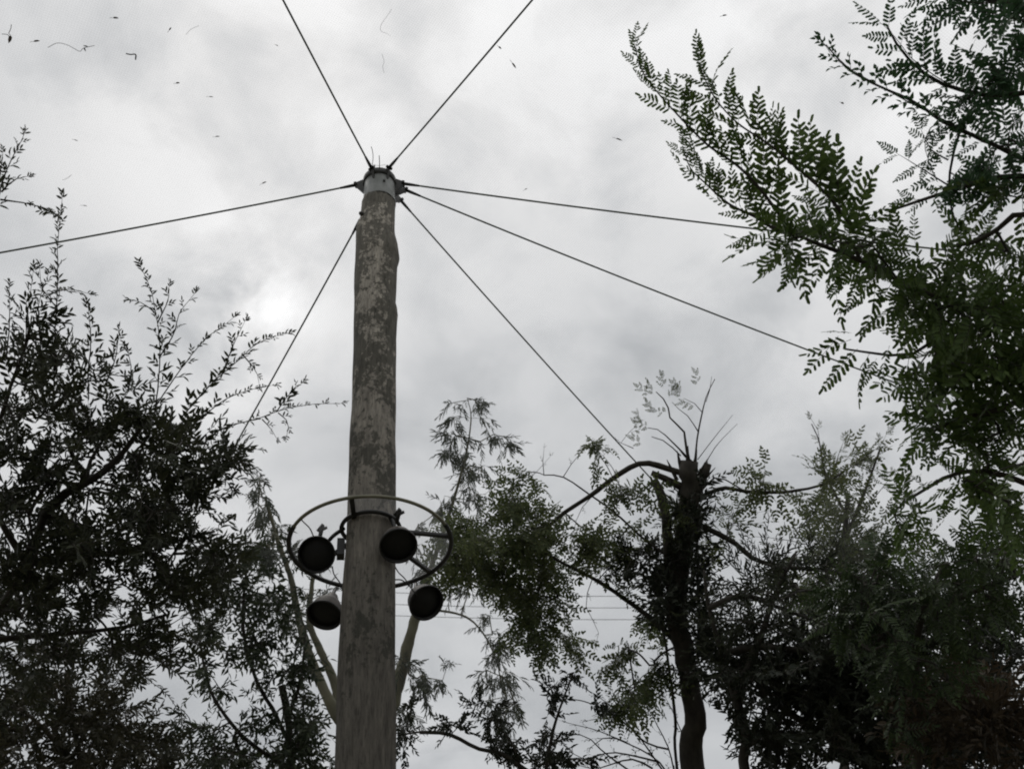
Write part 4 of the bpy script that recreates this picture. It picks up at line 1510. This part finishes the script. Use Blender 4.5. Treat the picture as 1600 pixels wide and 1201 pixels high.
th_, fh = plant('mid_green_tree', 'lighter green feathery tree beyond the net, right of the pollarded tree', 'tree', gp(1330, 1330, 14.0),
    [([(1330, 1260, 14), (1325, 1150, 14), (1320, 1040, 13.9), (1315, 940, 13.8), (1318, 850, 13.8), (1325, 780, 13.7)], .10, .03), ([(1318, 850, 13.8), (1350, 770, 13.7), (1376, 700, 13.6)], .03, .01),
     ([(1320, 800, 13.7), (1290, 740, 13.6), (1280, 690, 13.6), (1268, 662, 13.6)], .02, .006)],
    [(1325, 745, 26, 22, 6, 13.7, .3), (1300, 770, 22, 22, 5, 13.7, .3), (1335, 790, 30, 25, 9, 13.7, .3), (1310, 830, 32, 30, 12, 13.8, .3), (1350, 850, 32, 32, 12, 13.8, .3), (1290, 880, 35, 30, 11, 13.8, .3), (1340, 910, 50, 35, 18, 13.8, .3),
     (1270, 940, 35, 35, 11, 13.8, .3), (1310, 980, 60, 40, 20, 13.9, .3), (1410, 880, 20, 20, 3, 13.7, .3)],
    'olive', 'bark_dark', pref=(0, 0, -.1), per=2, limit=outside_net, scale=1.4, tipr=.003, dens=1.15)
for ln, sc in (([(1345, 790), (1362, 740), (1372, 705), (1384, 680)], .45), ([(1350, 800), (1372, 770), (1392, 745)], .4), ([(1290, 750), (1283, 710), (1278, 672), (1268, 655)], .28), ([(1300, 745), (1310, 710), (1318, 690)], .35)):
    leafy_shoot(th_, fh, ln, 13.6, 'olive', .14, sc * 2.2, 45, r0=.008)
fh.flush()

# ------------------------------------------------------------------ bottom centre
tw, fw = plant('round_leaved_tree', 'dark round-leaved branches rising from the bottom edge just right of the pole', 'tree', gp(880, 1330, 8.2),
    [([(880, 1290, 8.2), (850, 1225, 8.2), (812, 1196, 8.2), (785, 1177, 8.2), (745, 1168, 8.2), (715, 1152, 8.2), (690, 1144, 8.2), (655, 1144, 8.2)], .04, .013),
     ([(850, 1225, 8.2), (858, 1170, 8.2), (870, 1120, 8.2), (892, 1060, 8.2)], .018, .006), ([(812, 1196, 8.2), (800, 1160, 8.2), (770, 1125, 8.2)], .012, .005)],
    [(638, 1120, 16, 26, 6, 8.2, .2), (630, 1160, 14, 28, 5, 8.2, .2), (710, 1132, 22, 14, 5, 8.2, .2), (755, 1120, 24, 26, 10, 8.2, .2), (790, 1150, 40, 24, 12, 8.2, .2), (850, 1130, 18, 26, 7, 8.2, .2),
     (870, 1090, 20, 22, 7, 8.2, .2), (893, 1055, 12, 20, 4, 8.2, .2), (860, 1170, 22, 26, 8, 8.2, .2), (890, 1190, 40, 12, 8, 8.2, .2), (830, 1185, 40, 14, 8, 8.2, .2), (920, 1095, 16, 14, 3, 8.2, .2)],
    'round', 'twig', pref=(0, 0, -.3), per=2, scale=.8, dens=1.5)
fw.flush()
tx = thing('twiggy_shrub', 'nearly leafless twiggy shrub at the bottom edge left of the pollarded trunk', 'shrub', gp(1070, 1330, 9.0))
fx = Foliage(tx)
mb = MB(); b0 = gp(1070, 1330, 9.0); mb.tube(smooth_line(np.vstack([b0, b0 * .5 + P(1065, 1290, 9) * .5, P(1060, 1240, 9)]), 5), np.linspace(.05, .03, 11), 8); mb.build('stem', 'bark_dark', tx)
for ln in ([(1060, 1240), (1030, 1190), (980, 1160), (930, 1140), (885, 1128)], [(1060, 1240), (1020, 1180), (990, 1140), (945, 1095), (905, 1070)], [(1030, 1190), (960, 1175), (910, 1185), (885, 1165)],
           [(1020, 1200), (985, 1185), (930, 1200), (890, 1190)], [(1060, 1240), (1045, 1170), (1020, 1120), (1000, 1085)], [(1060, 1240), (1070, 1170), (1055, 1120), (1040, 1090)], [(990, 1140), (960, 1120), (920, 1125)],
           [(980, 1160), (950, 1150), (925, 1165)], [(1045, 1170), (1010, 1160), (980, 1130), (955, 1085)], [(1060, 1240), (1000, 1215), (960, 1205), (930, 1215)], [(1000, 1215), (950, 1180), (915, 1150), (870, 1145)]):
    leafy_shoot(tx, fx, ln, 9.0, 'shoot_bare', .09, 1.2, 50, r0=.009, name='stem', taper=.7)
fx.flush()

# ------------------------------------------------------------------ near feathery tree at the right
tf, ff = plant('feathery_tree', 'near green feather-leaved tree on the right whose long branch reaches up left over the cables', 'tree', gp(1800, 1000, 4.9),
    [([(1790, 1000, 4.9), (1770, 860, 4.8), (1740, 720, 4.7), (1690, 580, 4.6)], .075, .04),
     ([(1690, 580, 4.6), (1610, 505, 4.5), (1500, 475, 4.4), (1420, 445, 4.4), (1340, 405, 4.35), (1270, 378, 4.3), (1195, 350, 4.3)], .022, .006),
     ([(1690, 580, 4.6), (1660, 440, 4.5), (1610, 330, 4.45), (1540, 372, 4.4), (1490, 385, 4.4)], .024, .007), ([(1660, 440, 4.5), (1640, 300, 4.5), (1580, 275, 4.5), (1480, 300, 4.5), (1395, 328, 4.5)], .02, .005),
     ([(1740, 720, 4.7), (1640, 620, 4.6), (1560, 640, 4.5), (1480, 660, 4.5), (1440, 690, 4.5)], .02, .006), ([(1770, 860, 4.8), (1650, 780, 4.7), (1560, 740, 4.6), (1490, 740, 4.6), (1420, 780, 4.6)], .02, .006),
     ([(1500, 475, 4.4), (1450, 540, 4.4), (1400, 555, 4.4), (1320, 545, 4.4)], .009, .004)],
    [(1265, 368, 40, 12, 13, 4.3, .12), (1335, 385, 40, 22, 20, 4.35, .15), (1400, 430, 50, 30, 18, 4.4, .18), (1430, 490, 50, 35, 22, 4.4, .2), (1500, 480, 50, 40, 30, 4.4, .2), (1510, 540, 55, 35, 22, 4.4, .2),
     (1570, 450, 40, 50, 24, 4.5, .2), (1580, 530, 35, 40, 20, 4.5, .2), (1560, 375, 40, 22, 12, 4.45, .15), (1500, 405, 30, 16, 5, 4.4, .15), (1580, 300, 25, 30, 8, 4.5, .15), (1445, 560, 30, 25, 9, 4.4, .15),
     (1425, 620, 16, 34, 8, 4.5, .12), (1530, 610, 35, 35, 13, 4.5, .2), (1580, 620, 30, 40, 13, 4.5, .2), (1500, 690, 40, 35, 16, 4.5, .2), (1560, 710, 45, 40, 20, 4.6, .2), (1500, 755, 40, 25, 13, 4.6, .2), (1580, 800, 25, 45, 12, 4.6, .2),
     (1405, 800, 25, 35, 8, 4.6, .15), (1440, 680, 14, 24, 4, 4.5, .1)],
    'frond_big', 'twig', pref=(0, 0, -.25), prefw=.3, per=2, scale=1.02, limit=inside_net, tipr=.002, dens=.95)


def fr(base, tip, rg, key='frond_big', tilt=.35, root=None, fol=None):
    a, b = P(base[0], base[1], rg), P(tip[0], tip[1], rg + rng.normal() * .05)
    ln = np.linalg.norm(b - a)
    (fol or ff).add(key, a, b - a, unit(toward_cam(a) * .75 + UP * .4 + rnd3(tilt)), ln / (.21 if key.startswith('frond_b') else .17) * .92)


for a, b in (((1205, 355), (1160, 385)), ((1230, 375), (1195, 425)), ((1250, 385), (1215, 420)), ((1275, 392), (1245, 430)), ((1318, 408), (1310, 455)), ((1285, 385), (1275, 440)),((1190, 365), (1135, 379)), ((1215, 385), (1172, 432)), ((1240, 390), (1222, 445)), ((1262, 395), (1232, 447)), ((1290, 395), (1256, 462)), ((1305, 405), (1296, 497)), ((1330, 420), (1298, 470)), ((1345, 430), (1322, 490)),
             ((1313, 332), (1355, 250)), ((1318, 345), (1375, 262)), ((1340, 360), (1397, 292)), ((1300, 318), (1297, 225)), ((1275, 295), (1272, 208)), ((1255, 275), (1243, 190)), ((1225, 250), (1206, 170)), ((1330, 352), (1395, 320)),
             ((1285, 320), (1240, 300)), ((1250, 285), (1200, 262)), ((1295, 350), (1330, 300)), ((1360, 380), (1410, 335)),
             ((1330, 530), (1258, 560)), ((1340, 545), (1278, 608)), ((1360, 550), (1316, 612)), ((1390, 540), (1368, 598)), ((1330, 520), (1290, 515)), ((1370, 560), (1345, 600)), ((1310, 525), (1262, 585)),
             ((1405, 450), (1385, 520)), ((1380, 450), (1345, 520)), ((1430, 380), (1425, 335)), ((1410, 400), (1395, 330)), ((1350, 470), (1310, 480)),
             ((1400, 590), (1440, 680)), ((1395, 600), (1425, 655)), ((1420, 560), (1400, 650)), ((1450, 600), (1475, 590)), ((1540, 330), (1500, 385)), ((1450, 760), (1400, 735)), ((1430, 770), (1372, 800)), ((1440, 780), (1385, 835)),
             ((1440, 800), (1430, 860)), ((1440, 740), (1400, 760)), ((1490, 770), (1470, 820)), ((1520, 770), (1540, 850)), ((1500, 780), (1500, 840)), ((1470, 700), (1440, 660))):
    fr(a, b, 4.35)
# the three rising branch tips
for ln, n_, l0, l1 in (([(1335, 360), (1313, 330), (1289, 301), (1250, 266), (1205, 228), (1152, 192), (1115, 150), (1092, 102)], 32, 1.25, .60),
                       ([(1245, 375), (1208, 322), (1182, 289), (1151, 258), (1110, 230), (1084, 206), (1050, 170), (1027, 144), (1003, 110), (991, 70)], 36, 1.1, .5),
                       ([(1215, 362), (1182, 340), (1150, 325), (1130, 312), (1105, 289), (1079, 263), (1066, 228)], 22, .9, .45)):
    pts = px(ln, 4.3)
    sm = resample(smooth_line(pts, 6), .012)
    mb = MB(); mb.tube(sm, np.linspace(.008, .0015, len(sm)), 6); mb.build('branch', 'twig', tf)
    T_ = np.gradient(sm, axis=0)
    for i in range(n_):
        t = .05 + .95 * i / (n_ - 1)
        k = min(len(sm) - 1, int(t * (len(sm) - 1)))
        T = unit(T_[k])
        # leaves of the rising tips fold upwards: seen from below they stand steeply off the branch
        s_ = -1 if i % 4 == 0 else 1
        d = T * .40 + (CU * .85 + CR * rng.uniform(-.1, .35) if s_ > 0 else CU * .1 - CR * .45) + rnd3(.12)
        n = unit(toward_cam(sm[k]) * .8 + rnd3(.45))
        if s_ < 0:
            t = .3 + .7 * t
        ff.add('frond_big', sm[k], d, n, (l0 + (l1 - l0) * t) * rng.uniform(.8, 1.15))
ff.flush(300)

# ------------------------------------------------------------------ branches overhanging the top right corner
tg, fg = plant('overhanging_tree', 'feather-leaved tree reaching in over the top right corner of the frame', 'tree', gp(1950, 700, 5.6),
    [([(1900, 600, 5.2), (1850, 350, 4.9), (1760, 150, 4.7), (1660, 30, 4.6)], .09, .035), ([(1660, 30, 4.6), (1600, 10, 4.6), (1520, -5, 4.6), (1430, -25, 4.6)], .016, .006),
     ([(1760, 150, 4.7), (1650, 140, 4.6), (1560, 150, 4.6), (1500, 140, 4.6), (1450, 120, 4.6), (1405, 75, 4.6), (1385, 40, 4.6)], .016, .004),
     ([(1850, 350, 4.9), (1700, 300, 4.7), (1600, 250, 4.6), (1530, 215, 4.6), (1480, 195, 4.6), (1430, 160, 4.6), (1380, 138, 4.6), (1330, 112, 4.6), (1290, 70, 4.6)], .016, .003),
     ([(1500, 205, 4.6), (1490, 240, 4.6), (1482, 290, 4.6), (1490, 340, 4.6), (1500, 360, 4.6)], .006, .003)],
    [(1510, -12, 40, 10, 7, 4.6, .12), (1565, 8, 35, 12, 10, 4.6, .15), (1592, 40, 16, 14, 6, 4.6, .15), (1540, 120, 24, 20, 12, 4.6, .12), (1580, 100, 20, 24, 7, 4.6, .12), (1510, 145, 26, 12, 6, 4.6, .1),
     (1585, 210, 22, 40, 11, 4.6, .15), (1560, 260, 25, 25, 8, 4.6, .15), (1520, 165, 14, 12, 3, 4.6, .1), (1510, 290, 25, 14, 4, 4.6, .1), (1490, 320, 18, 12, 2, 4.6, .1)],
    'frond_top', 'twig', pref=(0, 0, -.1), per=2, scale=.95, dens=1.0, limit=inside_net, tipr=.002)
for ln, key, sp, sc in (([(1560, 150), (1500, 140), (1460, 118), (1425, 92), (1400, 60), (1378, 38)], 'frond_top', .035, .9),
                        ([(1530, 215), (1480, 190), (1430, 165), (1380, 138), (1335, 112), (1305, 92), (1290, 72)], 'shoot_round', .028, 1.15),
                        ([(1500, 205), (1465, 190), (1445, 220), (1450, 250)], 'frond_top', .04, .6), ([(1482, 290), (1450, 270), (1405, 242)], 'frond_top', .04, .65), ([(1482, 250), (1455, 235), (1440, 205)], 'frond_top', .04, .6),
                        ([(1600, -5), (1550, 5), (1500, 2), (1455, -5)], 'frond_top', .03, .95), ([(1620, 40), (1590, 30), (1545, 20), (1500, 18)], 'frond_top', .03, .95),
                        ([(1580, 235), (1530, 220), (1510, 205)], 'frond_top', .035, .75), ([(1600, 310), (1540, 300), (1480, 305), (1430, 312)], 'frond_top', .05, .65)):
    leafy_shoot(tg, fg, ln, 4.55, key, sp, sc, 62, r0=.004, name='branch', taper=.75, start=.0)
for a, b in (((1425, 92), (1418, 38)), ((1445, 110), (1436, 42)), ((1465, 118), (1452, 45)), ((1440, 115), (1392, 85)), ((1470, 130), (1430, 115)), ((1490, 135), (1492, 72)), ((1460, 110), (1380, 108))):
    fr(a, b, 4.55, 'frond_top', fol=fg)
fg.flush()

# ------------------------------------------------------------------ overhead wires far behind
for k, (v0, v1, lab) in enumerate(((912, 920, 'uppermost'), (930, 938, 'middle'), (947, 957, 'lowest'))):
    a, b = P(330, v0, 30), P(1420, v1, 30)
    t = np.linspace(0, 1, 30)[:, None]
    root = thing('overhead_wire', 'thin overhead wire seen in the gap right of the pole, %s of three' % lab, 'wire', a, 'overhead wires beyond the trees')
    mb = MB(); mb.tube(a * (1 - t) + b * t - UP * (.3 * 4 * t * (1 - t)), .008, 5)
    mb.build('strand', 'wire', root)
